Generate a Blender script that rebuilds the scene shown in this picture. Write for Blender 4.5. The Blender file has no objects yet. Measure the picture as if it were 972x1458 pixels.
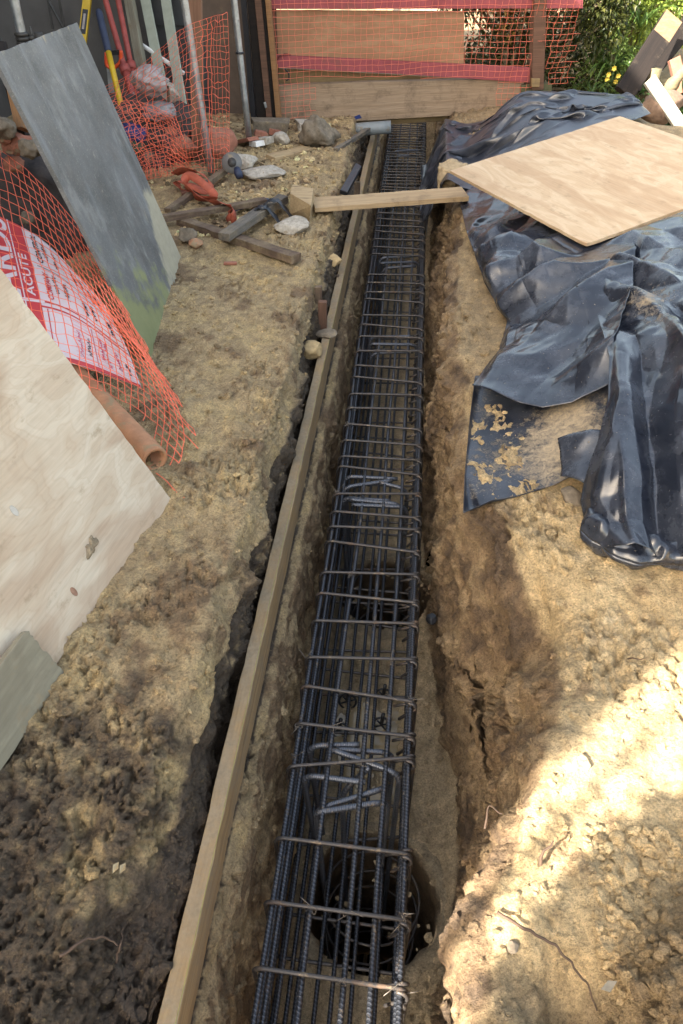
import bpy, math, random
import numpy as np
from mathutils import Matrix, Vector

random.seed(7)
RNG = np.random.default_rng(11)
S = bpy.context.scene
COL = S.collection

# ------------------------------------------------------------------ camera geometry
F = 1050.0                                   # focal length in photo pixels (972 x 1458)
PITCH = math.radians(41.5)
YAW = math.radians(5.58)
CAMZ = 1.7
_r = np.array([math.cos(YAW), math.sin(YAW), 0.0])
_fh = np.array([-math.sin(YAW), math.cos(YAW), 0.0])
_f = _fh * math.cos(PITCH) + np.array([0, 0, -math.sin(PITCH)])
_u = np.cross(_r, _f)
CAM = np.array([0, 0, CAMZ])


def ray(px, py):
    return _r * (px - 486) / F + _u * (729 - py) / F + _f


def atz(px, py, z=0.0):
    d = ray(px, py)
    return CAM + d * (z - CAMZ) / d[2]


def aty(px, py, y):
    d = ray(px, py)
    return CAM + d * y / d[1]


def atplane(px, py, p0, n):
    d = ray(px, py)
    t = np.dot(np.asarray(p0) - CAM, n) / np.dot(d, n)
    return CAM + d * t


cd = bpy.data.cameras.new("camera")
cam = bpy.data.objects.new("camera", cd)
COL.objects.link(cam)
cam.location = CAM
cam.rotation_euler = (math.pi / 2 - PITCH, 0, YAW)
cd.sensor_fit = 'VERTICAL'
cd.sensor_height = 36
cd.lens = F / 1458 * 36
cd.clip_start = 0.02
cd.clip_end = 500
S.camera = cam

# ------------------------------------------------------------------ noise (numpy)


def _hash(ix, iy, iz, seed):
    h = (ix.astype(np.int64) * 374761393 + iy.astype(np.int64) * 668265263 + iz.astype(np.int64) * 2147483647 + seed * 974711) & 0xFFFFFFFF
    h = ((h ^ (h >> 13)) * 1274126177) & 0xFFFFFFFF
    h = ((h ^ (h >> 16)) * 2246822519) & 0xFFFFFFFF
    h = h ^ (h >> 15)
    return (h & 0xFFFFFF).astype(np.float32) / float(0xFFFFFF)


def vnoise(p, seed=0):
    """value noise in -1..1 at points p (n,3)"""
    f = np.floor(p)
    i = f.astype(np.int64)
    t = (p - f).astype(np.float32)
    t = t * t * t * (t * (t * 6 - 15) + 10)
    out = 0
    for dx in (0, 1):
        wx = t[:, 0] if dx else 1 - t[:, 0]
        for dy in (0, 1):
            wy = t[:, 1] if dy else 1 - t[:, 1]
            for dz in (0, 1):
                wz = t[:, 2] if dz else 1 - t[:, 2]
                out = out + wx * wy * wz * _hash(i[:, 0] + dx, i[:, 1] + dy, i[:, 2] + dz, seed)
    return out * 2 - 1


_ROT = np.array([[0.36, 0.48, -0.8], [-0.8, 0.6, 0.0], [0.48, 0.64, 0.6]])


def fbm(p, freq, octv=4, gain=0.5, seed=0, ridge=False):
    q = np.asarray(p, dtype=np.float64) * freq
    a, s, tot = 1.0, 0, 0
    for k in range(octv):
        q = q @ _ROT.T
        n = vnoise(q, seed + k)
        if ridge:
            n = 1 - 2 * np.abs(n)
        s = s + a * n
        tot += a
        a *= gain
        q = q * 2.03 + 17.3
    return s / tot


def sstep(x, a, b):
    t = np.clip((np.asarray(x, dtype=float) - a) / (b - a), 0, 1)
    return t * t * (3 - 2 * t)

# ------------------------------------------------------------------ mesh helpers


class MB:
    def __init__(self):
        self.v, self.f, self.fl = [], [], []
        self.att = []                              # optional per-vertex float

    def add(self, vs, fs, att=None):
        b = len(self.v)
        self.v += [tuple(map(float, p)) for p in vs]
        self.f += [tuple(i + b for i in f) for f in fs]
        self.att += list(att) if att is not None else [0.0] * len(vs)
        return self

    def box(self, c, size, R=None):
        """box centred at c with size (x, y, z) in frame R (3 column vectors)"""
        R = np.eye(3) if R is None else np.asarray(R)
        h = np.asarray(size) / 2
        vs = [np.asarray(c) + R @ (h * np.array(s)) for s in
              ((-1, -1, -1), (1, -1, -1), (1, 1, -1), (-1, 1, -1), (-1, -1, 1), (1, -1, 1), (1, 1, 1), (-1, 1, 1))]
        return self.add(vs, [(3, 2, 1, 0), (4, 5, 6, 7), (0, 1, 5, 4), (1, 2, 6, 5), (2, 3, 7, 6), (3, 0, 4, 7)])

    def prism(self, poly, ext):
        n = len(poly)
        poly = [np.asarray(p, float) for p in poly]
        e = np.asarray(ext, float)
        return self.add(poly + [p + e for p in poly],
                        [tuple(range(n))[::-1], tuple(range(n, 2 * n))] + [(i, (i + 1) % n, n + (i + 1) % n, n + i) for i in range(n)])

    def tube(self, pts, r, n=8, closed=False, cap=True, flat=None):
        pts = np.asarray(pts, float)
        m = len(pts)
        if closed:
            tan = np.roll(pts, -1, 0) - np.roll(pts, 1, 0)
        else:
            tan = np.gradient(pts, axis=0)
        tan /= np.linalg.norm(tan, axis=1)[:, None] + 1e-12
        ref = np.array([0, 0, 1.0]) if abs(tan[0][2]) < .9 else np.array([1.0, 0, 0])
        nrm = ref - tan[0] * (ref @ tan[0])
        nrm /= np.linalg.norm(nrm)
        rad = np.broadcast_to(np.asarray(r, float), (m,))
        vs, at, dist = [], [], 0
        for i in range(m):
            nrm = nrm - tan[i] * (nrm @ tan[i])
            nrm /= np.linalg.norm(nrm) + 1e-12
            bi = np.cross(tan[i], nrm)
            if i:
                dist += np.linalg.norm(pts[i] - pts[i - 1])
            for k in range(n):
                a = 2 * math.pi * k / n
                fl = 1 if flat is None else flat
                vs.append(pts[i] + rad[i] * (math.cos(a) * nrm * fl + math.sin(a) * bi))
                at.append(dist + 0.002 * math.sin(a * 2))
        fs = []
        for i in range(m if closed else m - 1):
            j = (i + 1) % m
            for k in range(n):
                l = (k + 1) % n
                fs.append((i * n + k, i * n + l, j * n + l, j * n + k))
        if cap and not closed:
            fs.append(tuple(range(n))[::-1])
            fs.append(tuple((m - 1) * n + k for k in range(n)))
        return self.add(vs, fs, at)

    def grid(self, P):
        a, b, _ = P.shape
        vs = P.reshape(-1, 3)
        fs = [(i * b + j, i * b + j + 1, (i + 1) * b + j + 1, (i + 1) * b + j) for i in range(a - 1) for j in range(b - 1)]
        return self.add(vs, fs)

    def build(self, name, mat, parent=None, smooth=False, local=None, bevel=0, weld=False):
        me = bpy.data.meshes.new(name)
        me.from_pydata(self.v, [], self.f)
        at = me.attributes.new("len", 'FLOAT', 'POINT')
        at.data.foreach_set("value", np.asarray(self.att, dtype=np.float32))
        me.materials.append(mat)
        me.update()
        if smooth:
            me.polygons.foreach_set("use_smooth", [True] * len(me.polygons))
        return link(name, me, parent, local, bevel)


def link(name, me, parent=None, local=None, bevel=0):
    o = bpy.data.objects.new(name, me)
    COL.objects.link(o)
    if local is not None:
        o.matrix_world = local
    if parent is not None:
        o.parent = parent
        o.matrix_parent_inverse = parent.matrix_basis.inverted()
    if bevel:
        b = o.modifiers.new("bevel", 'BEVEL')
        b.width = bevel
        b.segments = 2
        b.limit_method = 'ANGLE'
    return o


def np_mesh(name, V, Q, mat, cols=None, smooth=True, extra=None):
    me = bpy.data.meshes.new(name)
    V = np.asarray(V, np.float32)
    Q = np.asarray(Q, np.int32)
    k = Q.shape[1]
    me.vertices.add(len(V))
    me.vertices.foreach_set("co", V.ravel())
    me.loops.add(Q.size)
    me.loops.foreach_set("vertex_index", Q.ravel())
    me.polygons.add(len(Q))
    me.polygons.foreach_set("loop_start", np.arange(0, Q.size, k, dtype=np.int32))
    me.polygons.foreach_set("use_smooth", np.full(len(Q), smooth))
    if cols is not None:
        a = me.attributes.new("Col", 'FLOAT_COLOR', 'POINT')
        c4 = np.ones((len(V), 4), np.float32)
        c4[:, :3] = cols
        a.data.foreach_set("color", c4.ravel())
    for nm, arr in (extra or {}).items():
        a = me.attributes.new(nm, 'FLOAT', 'POINT')
        a.data.foreach_set("value", np.asarray(arr, np.float32))
    me.materials.append(mat)
    me.update(calc_edges=True)
    me.validate()
    return me


def tag(o, label, cat, group=None, kind=None):
    if label:
        o["label"] = label
    if cat:
        o["category"] = cat
    if group:
        o["group"] = group
    if kind:
        o["kind"] = kind
    return o


def thing(name, label, cat, loc=(0, 0, 0), group=None):
    o = bpy.data.objects.new(name, None)
    COL.objects.link(o)
    o.location = loc
    o.empty_display_size = 0.1
    return tag(o, label, cat, group)


def frame(ex, ey_hint):
    ex = np.asarray(ex, float)
    ex = ex / np.linalg.norm(ex)
    ez = np.cross(ex, ey_hint)
    ez /= np.linalg.norm(ez)
    ey = np.cross(ez, ex)
    return np.stack([ex, ey, ez], 1)


def mat4(R, t):
    M = np.eye(4)
    M[:3, :3] = R
    M[:3, 3] = t
    return Matrix(M.tolist())


def catmull(pts, n):
    """resample a polyline of control points smoothly to n points"""
    pts = np.asarray(pts, float)
    m = len(pts)
    p = np.vstack([2 * pts[0] - pts[1], pts, 2 * pts[-1] - pts[-2]])
    t = np.linspace(0, m - 1, n)
    i = np.minimum(t.astype(int), m - 2)
    u = (t - i)[:, None]
    p0, p1, p2, p3 = p[i], p[i + 1], p[i + 2], p[i + 3]
    return 0.5 * (2 * p1 + (p2 - p0) * u + (2 * p0 - 5 * p1 + 4 * p2 - p3) * u ** 2 + (3 * p1 - p0 - 3 * p2 + p3) * u ** 3)


def surf(ctrl, nu, nv):
    """smooth surface through a rows x cols lattice of points"""
    ctrl = np.asarray(ctrl, float)
    a = np.stack([catmull(ctrl[i], nv) for i in range(ctrl.shape[0])])
    return np.stack([catmull(a[:, j], nu) for j in range(nv)], 1)

# ------------------------------------------------------------------ materials


def srgb(r, g, b):
    def f(c):
        c /= 255
        return c / 12.92 if c <= 0.04045 else ((c + 0.055) / 1.055) ** 2.4
    return (f(r), f(g), f(b))


class NT:
    def __init__(self, name):
        self.m = bpy.data.materials.new(name)
        self.m.use_nodes = True
        self.t = self.m.node_tree
        self.b = self.t.nodes["Principled BSDF"]
        self._tc = None

    def n(self, typ, **kw):
        nd = self.t.nodes.new(typ)
        for k, v in kw.items():
            setattr(nd, k, v)
        return nd

    def lk(self, a, b):
        self.t.links.new(a, b)

    def tc(self, out='Object'):
        if self._tc is None:
            self._tc = self.n('ShaderNodeTexCoord')
        return self._tc.outputs[out]

    def mapping(self, scale, loc=(0, 0, 0), rot=(0, 0, 0), src=None):
        m = self.n('ShaderNodeMapping')
        m.inputs['Scale'].default_value = scale
        m.inputs['Location'].default_value = loc
        m.inputs['Rotation'].default_value = rot
        self.lk(src or self.tc(), m.inputs['Vector'])
        return m.outputs[0]

    def noise(self, vec, scale, detail=4, rough=0.55, dist=0.0):
        n = self.n('ShaderNodeTexNoise')
        n.inputs['Scale'].default_value = scale
        n.inputs['Detail'].default_value = detail
        n.inputs['Roughness'].default_value = rough
        n.inputs['Distortion'].default_value = dist
        if vec is not None:
            self.lk(vec, n.inputs['Vector'])
        return n.outputs['Fac']

    def ramp(self, fac, stops, interp='LINEAR'):
        r = self.n('ShaderNodeValToRGB')
        r.color_ramp.interpolation = interp
        els = r.color_ramp.elements
        while len(els) < len(stops):
            els.new(0.5)
        for e, (p, c) in zip(els, stops):
            e.position = p
            e.color = (c, c, c, 1) if not hasattr(c, '__len__') else (*c[:3], 1)
        self.lk(fac, r.inputs[0])
        return r.outputs[0]

    def mix(self, fac, a, b, typ='MIX'):
        m = self.n('ShaderNodeMix', data_type='RGBA', blend_type=typ)
        for sock, v in ((m.inputs[0], fac), (m.inputs[6], a), (m.inputs[7], b)):
            if hasattr(v, 'links') or hasattr(v, 'is_linked'):
                self.lk(v, sock)
            elif hasattr(v, '__len__'):
                sock.default_value = (*v[:3], 1)
            else:
                sock.default_value = v
        return m.outputs[2]

    def math(self, op, a, b=0.0, clamp=False):
        m = self.n('ShaderNodeMath', operation=op)
        m.use_clamp = clamp
        for sock, v in ((m.inputs[0], a), (m.inputs[1], b)):
            if hasattr(v, 'is_linked'):
                self.lk(v, sock)
            else:
                sock.default_value = v
        return m.outputs[0]

    def bump(self, h, strength=0.4, dist=0.01, normal=None):
        b = self.n('ShaderNodeBump')
        b.inputs['Strength'].default_value = strength
        b.inputs['Distance'].default_value = dist
        self.lk(h, b.inputs['Height'])
        if normal is not None:
            self.lk(normal, b.inputs['Normal'])
        return b.outputs[0]

    def out(self, col=None, rough=None, normal=None, metal=None, spec=None):
        for nm, v in (('Base Color', col), ('Roughness', rough), ('Normal', normal), ('Metallic', metal), ('Specular IOR Level', spec)):
            if v is None:
                continue
            if hasattr(v, 'is_linked'):
                self.lk(v, self.b.inputs[nm])
            elif hasattr(v, '__len__'):
                self.b.inputs[nm].default_value = (*v[:3], 1)
            else:
                self.b.inputs[nm].default_value = v
        return self.m


def m_soil(name):
    t = NT(name)
    a = t.n('ShaderNodeAttribute', attribute_name='Col')
    w = t.n('ShaderNodeAttribute', attribute_name='wet')
    o = t.tc()
    n1 = t.noise(o, 22, 8, 0.62)
    n2 = t.noise(o, 130, 6, 0.7)
    n3 = t.noise(o, 420, 3, 0.7)
    v = t.ramp(n1, [(0.3, 0.68), (0.5, 0.98), (0.7, 1.28)])
    c = t.mix(1.0, a.outputs['Color'], v, 'MULTIPLY')
    c = t.mix(1.0, c, t.ramp(n2, [(0.3, 0.5), (0.5, 1.0), (0.72, 1.35)]), 'MULTIPLY')
    c = t.mix(1.0, c, t.ramp(n3, [(0.3, 0.72), (0.5, 1.0), (0.7, 1.22)]), 'MULTIPLY')
    # small ochre crumbs; dark flecks paint in the shaded pits between crumbs
    c = t.mix(t.math('MULTIPLY', t.ramp(t.noise(t.mapping((1, 1, 1), (3, 7, 1)), 75, 5, 0.7), [(0.60, 0.0), (0.68, 1.0)]), 0.42), c, (0.44, 0.31, 0.14))
    c = t.mix(t.math('MULTIPLY', t.ramp(t.noise(t.mapping((1, 1, 1), (9, 2, 4)), 90, 5, 0.7), [(0.60, 0.0), (0.70, 1.0)]), 0.6), c, (0.04, 0.026, 0.016))
    v1 = t.n('ShaderNodeTexVoronoi')
    v1.inputs['Scale'].default_value = 75
    wv_ = t.n('ShaderNodeVectorMath', operation='ADD')
    ns_ = t.n('ShaderNodeTexNoise')
    ns_.inputs['Scale'].default_value = 45
    t.lk(o, ns_.inputs['Vector'])
    sc_ = t.n('ShaderNodeVectorMath', operation='SCALE')
    sc_.inputs['Scale'].default_value = 0.03
    t.lk(ns_.outputs['Color'], sc_.inputs[0])
    t.lk(o, wv_.inputs[0])
    t.lk(sc_.outputs[0], wv_.inputs[1])
    t.lk(wv_.outputs[0], v1.inputs['Vector'])
    v2 = t.n('ShaderNodeTexVoronoi')
    v2.inputs['Scale'].default_value = 190
    t.lk(wv_.outputs[0], v2.inputs['Vector'])
    gt = t.ramp(t.noise(t.mapping((1, 1, 1), (5, 5, 5)), 9, 5, 0.6), [(0.42, 0.0), (0.60, 1.0)])
    cell = t.math('MULTIPLY', t.math('SUBTRACT', 1.0, v1.outputs['Distance']), gt)
    cell2 = t.math('MULTIPLY', t.math('SUBTRACT', 1.0, v2.outputs['Distance']), gt)
    b = t.bump(n1, 0.5, 0.03)
    b = t.bump(cell, 0.55, 0.009, b)
    b = t.bump(cell2, 0.6, 0.004, b)
    b = t.bump(n2, 0.9, 0.016, b)
    b = t.bump(n3, 0.6, 0.005, b)
    r = t.math('SUBTRACT', t.math('ADD', 0.78, t.math('MULTIPLY', n2, 0.3)), t.math('MULTIPLY', w.outputs['Fac'], 0.5), True)
    return t.out(c, r, b, spec=0.35)


def m_wood(name, c1, c2, dirt=(0.16, 0.11, 0.065), dirt_amt=0.35, grain=1.0, rough=0.8):
    """sawn timber, grain along local X"""
    t = NT(name)
    g = t.mapping((1.6, 34 * grain, 34 * grain))
    n1 = t.noise(g, 1.0, 6, 0.6, 0.4)
    n2 = t.noise(t.mapping((5, 160, 160)), 1.0, 3, 0.6)
    c = t.mix(t.ramp(n1, [(0.33, 0.0), (0.66, 1.0)]), c1, c2)
    c = t.mix(1.0, c, t.ramp(n2, [(0.3, 0.75), (0.6, 1.08)]), 'MULTIPLY')
    vo = t.n('ShaderNodeTexVoronoi')
    vo.inputs['Scale'].default_value = 1.0
    t.lk(t.mapping((2.6, 9, 9)), vo.inputs['Vector'])
    c = t.mix(t.ramp(vo.outputs['Distance'], [(0.05, 0.75), (0.13, 0.0)]), c, tuple(x * 0.35 for x in c2))
    d = t.noise(t.tc(), 7, 7, 0.65)
    mask = t.ramp(d, [(0.62 - dirt_amt * 0.35, 0.0), (0.74 - dirt_amt * 0.2, 1.0)])
    d2 = t.ramp(t.noise(t.tc(), 60, 4, 0.7), [(0.35, 0.25), (0.6, 1.0)])
    c = t.mix(t.math('MULTIPLY', t.math('MULTIPLY', mask, d2), 0.85), c, dirt)
    b = t.bump(n1, 0.35, 0.004)
    b = t.bump(t.noise(t.tc(), 90, 5, 0.7), 0.25, 0.003, b)
    return t.out(c, rough, b, spec=0.3)


def m_ply(name, c1, c2, c3, sx=1.0, rot=0.0, dirt=0.2, off=(0, 0, 0)):
    """rotary cut plywood face: broad wandering cathedral bands"""
    t = NT(name)
    base = t.mapping((1, 1, 1), off, (0, 0, rot))
    warp = t.noise(t.mapping((1.1, 2.4, 2.4), off, (0, 0, rot)), 1.3 * sx, 4, 0.5, 0.4)
    bands = t.math('PINGPONG', t.math('MULTIPLY', warp, 13), 1.0)
    c = t.mix(t.ramp(bands, [(0.1, 0.0), (0.75, 1.0)]), c1, c2)
    warp2 = t.noise(t.mapping((0.8, 3.2, 3.2), (5 + off[0], 2, 0), (0, 0, rot)), 1.6 * sx, 3, 0.5, 0.3)
    c = t.mix(t.math('MULTIPLY', t.ramp(warp2, [(0.5, 0.0), (0.57, 1.0)]), 0.55), c, c3)
    lines = t.math('PINGPONG', t.math('MULTIPLY', warp, 60), 1.0)
    c = t.mix(t.math('MULTIPLY', t.ramp(lines, [(0.0, 0.0), (0.6, 0.0), (1.0, 1.0)]), 0.2), c, c3)
    c = t.mix(1.0, c, t.ramp(t.noise(t.mapping((6, 120, 120), off, (0, 0, rot)), 1.0, 3, 0.6), [(0.3, 0.90), (0.65, 1.04)]), 'MULTIPLY')
    d = t.ramp(t.noise(t.mapping((1, 1.4, 1), (4, 4, 4)), 9, 8, 0.68), [(0.66 - dirt * 0.2, 0.0), (0.76 - dirt * 0.1, 1.0)])
    c = t.mix(t.math('MULTIPLY', d, 0.7), c, (0.26, 0.19, 0.11))
    b = t.bump(t.noise(t.mapping((8, 90, 90), off, (0, 0, rot)), 1.0, 4, 0.6), 0.12, 0.002)
    return t.out(c, 0.72, b, spec=0.3)


def m_plain(name, col, rough=0.6, metal=0.0, var=0.25, scale=30, bump=0.15, spec=0.5, dirt=None, dirt_at=0.56):
    t = NT(name)
    n = t.noise(t.tc(), scale, 6, 0.65)
    c = t.mix(1.0, col, t.ramp(n, [(0.3, 1 - var), (0.7, 1 + var)]), 'MULTIPLY')
    if dirt is not None:
        d = t.ramp(t.noise(t.mapping((1, 1, 1), (2, 5, 8)), scale * 0.6, 7, 0.7), [(dirt_at, 0.0), (dirt_at + 0.1, 1.0)])
        c = t.mix(d, c, dirt)
        t.lk(t.math('ADD', rough, t.math('MULTIPLY', d, 0.3), True), t.b.inputs['Roughness'])
        rough = None
    b = t.bump(n, bump, 0.004) if bump else None
    return t.out(c, rough, b, metal, spec)


def m_rebar(name, base, rust, rust_at, ribs=True, metal=0.75, rough=0.38):
    t = NT(name)
    n = t.noise(t.tc(), 14, 6, 0.7)
    k = t.ramp(n, [(rust_at, 0.0), (rust_at + 0.13, 1.0)])
    c = t.mix(k, base, rust)
    c = t.mix(t.ramp(t.noise(t.tc(), 33, 6, 0.75), [(0.57, 0.0), (0.66, 0.85)]), c, (0.25, 0.185, 0.115))
    nrm = t.bump(t.noise(t.tc(), 200, 3, 0.6), 0.2, 0.002)
    if ribs:
        a = t.n('ShaderNodeAttribute', attribute_name='len')
        s = t.math('SINE', t.math('MULTIPLY', a.outputs['Fac'], 2 * math.pi / 0.0115))
        s = t.ramp(t.math('ADD', t.math('MULTIPLY', s, 0.5), 0.5), [(0.45, 0.0), (0.8, 1.0)])
        nrm = t.bump(s, 1.0, 0.0035, nrm)
        c = t.mix(t.math('MULTIPLY', s, 0.35), c, (0.20, 0.21, 0.24))
    r = t.math('ADD', rough, t.math('MULTIPLY', k, 0.35), True)
    m = t.math('SUBTRACT', metal, t.math('MULTIPLY', k, metal * 0.8), True)
    return t.out(c, r, nrm, m, 0.5)


def m_tarp(name, mud_at=0.58, base=(0.012, 0.015, 0.024), rough=0.19):
    t = NT(name)
    a = t.n('ShaderNodeAttribute', attribute_name='mud')
    o = t.tc()
    big = t.noise(o, 3.2, 5, 0.6)
    sm = t.noise(o, 38, 7, 0.75, 0.8)
    sp = t.noise(t.mapping((1, 1, 1), (4, 3, 2)), 95, 4, 0.6)
    fine = t.noise(t.mapping((1, 1, 1), (1, 9, 3)), 150, 5, 0.8)
    k = t.math('ADD', t.math('ADD', t.math('ADD', t.math('MULTIPLY', big, 0.40), t.math('MULTIPLY', sm, 0.42)), t.math('MULTIPLY', fine, 0.25)), t.math('MULTIPLY', a.outputs['Fac'], 0.6))
    mask = t.ramp(k, [(mud_at - .02, 0.0), (mud_at + 0.04, .55), (mud_at + .13, 1.0)])
    film = t.ramp(t.noise(t.mapping((1, 1, 1), (7, 7, 7)), 6, 8, 0.7), [(0.42, 0.0), (0.78, 0.5)])
    spots = t.ramp(sp, [(0.69, 0.0), (0.73, 0.8)])
    mask = t.math('MAXIMUM', mask, spots)
    c = t.mix(film, base, (0.115, 0.13, 0.165))  # dusty film, tinted pale blue to paint in sky sheen
    c = t.mix(mask, c, t.mix(sm, (0.24, 0.18, 0.11), (0.50, 0.40, 0.26)))
    r = t.math('ADD', t.math('ADD', rough, t.math('MULTIPLY', film, 0.4)), t.math('MULTIPLY', mask, 0.55), True)
    b = t.bump(t.noise(o, 34, 5, 0.65), 0.10, 0.003)
    b = t.bump(mask, 0.5, 0.004, b)
    t.out(c, r, b, spec=0.75)
    return t.m


def m_leaf(name, c1, c2, rough=0.4):
    t = NT(name)
    a = t.n('ShaderNodeAttribute', attribute_name='Col')
    c = t.mix(1.0, a.outputs['Color'], t.ramp(t.noise(t.tc(), 25, 3), [(0.3, 0.8), (0.7, 1.15)]), 'MULTIPLY')
    t.out(c, rough, spec=0.4)
    t.b.inputs['Transmission Weight'].default_value = 0.0
    tr = t.n('ShaderNodeBsdfTranslucent')
    t.lk(c, tr.inputs['Color'])
    ms = t.n('ShaderNodeMixShader')
    ms.inputs[0].default_value = 0.3
    out = t.t.nodes['Material Output']
    t.lk(t.b.outputs[0], ms.inputs[1])
    t.lk(tr.outputs[0], ms.inputs[2])
    t.lk(ms.outputs[0], out.inputs['Surface'])
    return t.m


SOIL = m_soil("soil")
REBAR = m_rebar("ribbed_bar", (0.052, 0.056, 0.067), (0.10, 0.058, 0.032), 0.62)
REBAR_HOOK = m_rebar("ribbed_hook", (0.115, 0.122, 0.14), (0.16, 0.085, 0.045), 0.60, rough=0.42)
LINK_STEEL = m_rebar("link_steel", (0.072, 0.064, 0.060), (0.145, 0.088, 0.054), 0.55, ribs=False, metal=0.55, rough=0.45)
WIRE = m_plain("tie_wire", (0.20, 0.17, 0.14), 0.5, 0.6)
FORM = m_wood("form_timber", (0.38, 0.255, 0.12), (0.25, 0.155, 0.07), dirt=(0.24, 0.18, 0.115), dirt_amt=0.75)
t = NT("form_mud")
t.m = FORM
t.t = FORM.node_tree
t.b = t.t.nodes["Principled BSDF"]
old = t.b.inputs['Base Color'].links[0].from_socket
ge = t.n('ShaderNodeNewGeometry')
sx_ = t.n('ShaderNodeSeparateXYZ')
t.lk(ge.outputs['Normal'], sx_.inputs[0])
up_m = t.ramp(sx_.outputs[2], [(.75, 0.0), (.9, 1.0)])
mn = t.ramp(t.noise(t.tc(), 9, 8, .75), [(.38, .15), (.58, 1.0)])
t.lk(t.mix(t.math('MULTIPLY', up_m, mn), old, t.mix(t.noise(t.tc(), 55, 5, .7), (.13, .095, .06), (.36, .28, .18))), t.b.inputs['Base Color'])
FORM_EDGE = FORM
PLANK = m_wood("plank_timber", (0.46, 0.33, 0.19), (0.36, 0.25, 0.14), dirt_amt=0.25)
BLOCK = m_wood("block_timber", (0.47, 0.35, 0.20), (0.38, 0.265, 0.145), dirt_amt=0.2)
SCRAP = m_wood("scrap_timber", (0.15, 0.10, 0.07), (0.075, 0.05, 0.036), dirt=(0.24, 0.18, 0.11), dirt_amt=0.55)
SCRAP_GREY = m_wood("weathered_timber", (0.17, 0.15, 0.125), (0.08, 0.07, 0.06), dirt=(0.26, 0.2, 0.13), dirt_amt=0.5)
DARKWOOD = m_wood("stained_timber", (0.020, 0.014, 0.011), (0.012, 0.009, 0.008), dirt=(0.10, 0.075, 0.05), dirt_amt=0.05)
DARKEDGE = m_wood("cut_end", (0.26, 0.165, 0.10), (0.20, 0.125, 0.07), dirt_amt=0.0)
PINK = m_plain("pink_paint", srgb(152, 76, 80), 0.7, var=0.2, scale=9, dirt=srgb(140, 86, 82), dirt_at=0.55)
SLEEPER = m_wood("sleeper_timber", (0.37, 0.265, 0.175), (0.29, 0.20, 0.125), dirt=(0.15, 0.105, 0.07), dirt_amt=0.35)
SLEEPER_Y = m_wood("sleeper_treated", (0.30, 0.21, 0.10), (0.22, 0.15, 0.075), dirt_amt=0.3)
FENCEPLY = m_ply("fence_ply", (0.42, 0.26, 0.145), (0.37, 0.215, 0.115), (0.30, 0.165, 0.09), 1.2, dirt=0.55)
POSTWOOD = m_wood("post_timber", (0.16, 0.085, 0.055), (0.10, 0.055, 0.036), dirt_amt=0.1)
PLY_LEFT = m_ply("pine_ply", (0.57, 0.48, 0.365), (0.50, 0.395, 0.285), (0.39, 0.27, 0.18), 1.0, 0.5, 0.35)
PLY_RIGHT = m_ply("ply_sheet", (0.56, 0.43, 0.285), (0.50, 0.365, 0.23), (0.40, 0.265, 0.155), 1.3, 0.2, 0.4, (3, 1, 0))
GREY_PLANK = m_ply("grey_ply", (0.27, 0.24, 0.17), (0.235, 0.205, 0.145), (0.19, 0.165, 0.115), 2.0, 0.3, 0.5, (1, 6, 0))
NET = m_plain("orange_net", srgb(244, 116, 84), 0.45, var=0.12, scale=8, bump=0, dirt=srgb(200, 110, 80), dirt_at=0.62)
NET_PINK = m_plain("orange_net_faded", srgb(226, 118, 92), 0.45, var=0.12, scale=8, bump=0)
TARP = m_tarp("black_sheeting", 0.72)
TARP_FAR = m_tarp("black_sheeting_far", 0.75, rough=0.28)
TARP_MUD = m_tarp("muddy_sheeting", 0.655, rough=0.3)
GALV = m_plain("galvanised", (0.40, 0.42, 0.43), 0.42, 0.75, 0.3, 18, 0.1, dirt=(0.30, 0.28, 0.25), dirt_at=0.58)
STEEL_DARK = m_plain("dark_steel", (0.06, 0.055, 0.05), 0.55, 0.4)
TERRACOTTA = m_plain("terracotta", (0.40, 0.19, 0.095), 0.75, 0, 0.2, 25, 0.25, dirt=(0.30, 0.21, 0.12), dirt_at=0.52)
CONCRETE = m_plain("broken_concrete", (0.40, 0.355, 0.29), 0.9, 0, 0.35, 40, 0.7, dirt=(0.25, 0.185, 0.115), dirt_at=0.56)
MUDROCK = m_plain("muddy_stone", (0.17, 0.135, 0.095), 0.9, 0, 0.4, 28, 0.9, dirt=(0.30, 0.23, 0.14), dirt_at=0.58)
BRICK = m_plain("brick", (0.30, 0.12, 0.075), 0.85, 0, 0.25, 30, 0.4, dirt=(0.26, 0.19, 0.12), dirt_at=0.56)
STRAP = m_plain("strap_web", srgb(165, 82, 58), 0.8, 0, 0.25, 25, 0.3, dirt=(0.14, 0.07, 0.045), dirt_at=0.6)
BLACKPL = m_plain("black_plastic", (0.015, 0.016, 0.02), 0.38, 0, 0.3, 30, 0.3, dirt=(0.22, 0.17, 0.11), dirt_at=0.62)
GREYWALL = m_plain("grey_render", (0.105, 0.097, 0.092), 0.85, 0, 0.12, 6, 0.2)
BROWNWALL = m_plain("brown_cladding", (0.115, 0.08, 0.058), 0.8, 0, 0.2, 9, 0.2, dirt=(0.16, 0.12, 0.08), dirt_at=0.6)
DARKBOARD = m_plain("dark_weatherboard", (0.05, 0.05, 0.05), 0.7, 0, 0.2, 10, 0.2)
WHITE = m_plain("white_paint", (0.72, 0.70, 0.66), 0.55, 0, 0.1, 20, 0.1, dirt=(0.5, 0.45, 0.36), dirt_at=0.66)
PALEGREEN = m_plain("pale_green_paint", srgb(158, 162, 146), 0.6, 0, 0.12, 12, 0.1)
YELLOW = m_plain("yellow_plastic", srgb(196, 160, 30), 0.4, 0, 0.12, 15, 0.05)
NAVY = m_plain("navy_grip", srgb(42, 50, 72), 0.6, 0, 0.2, 20, 0.15)
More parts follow.
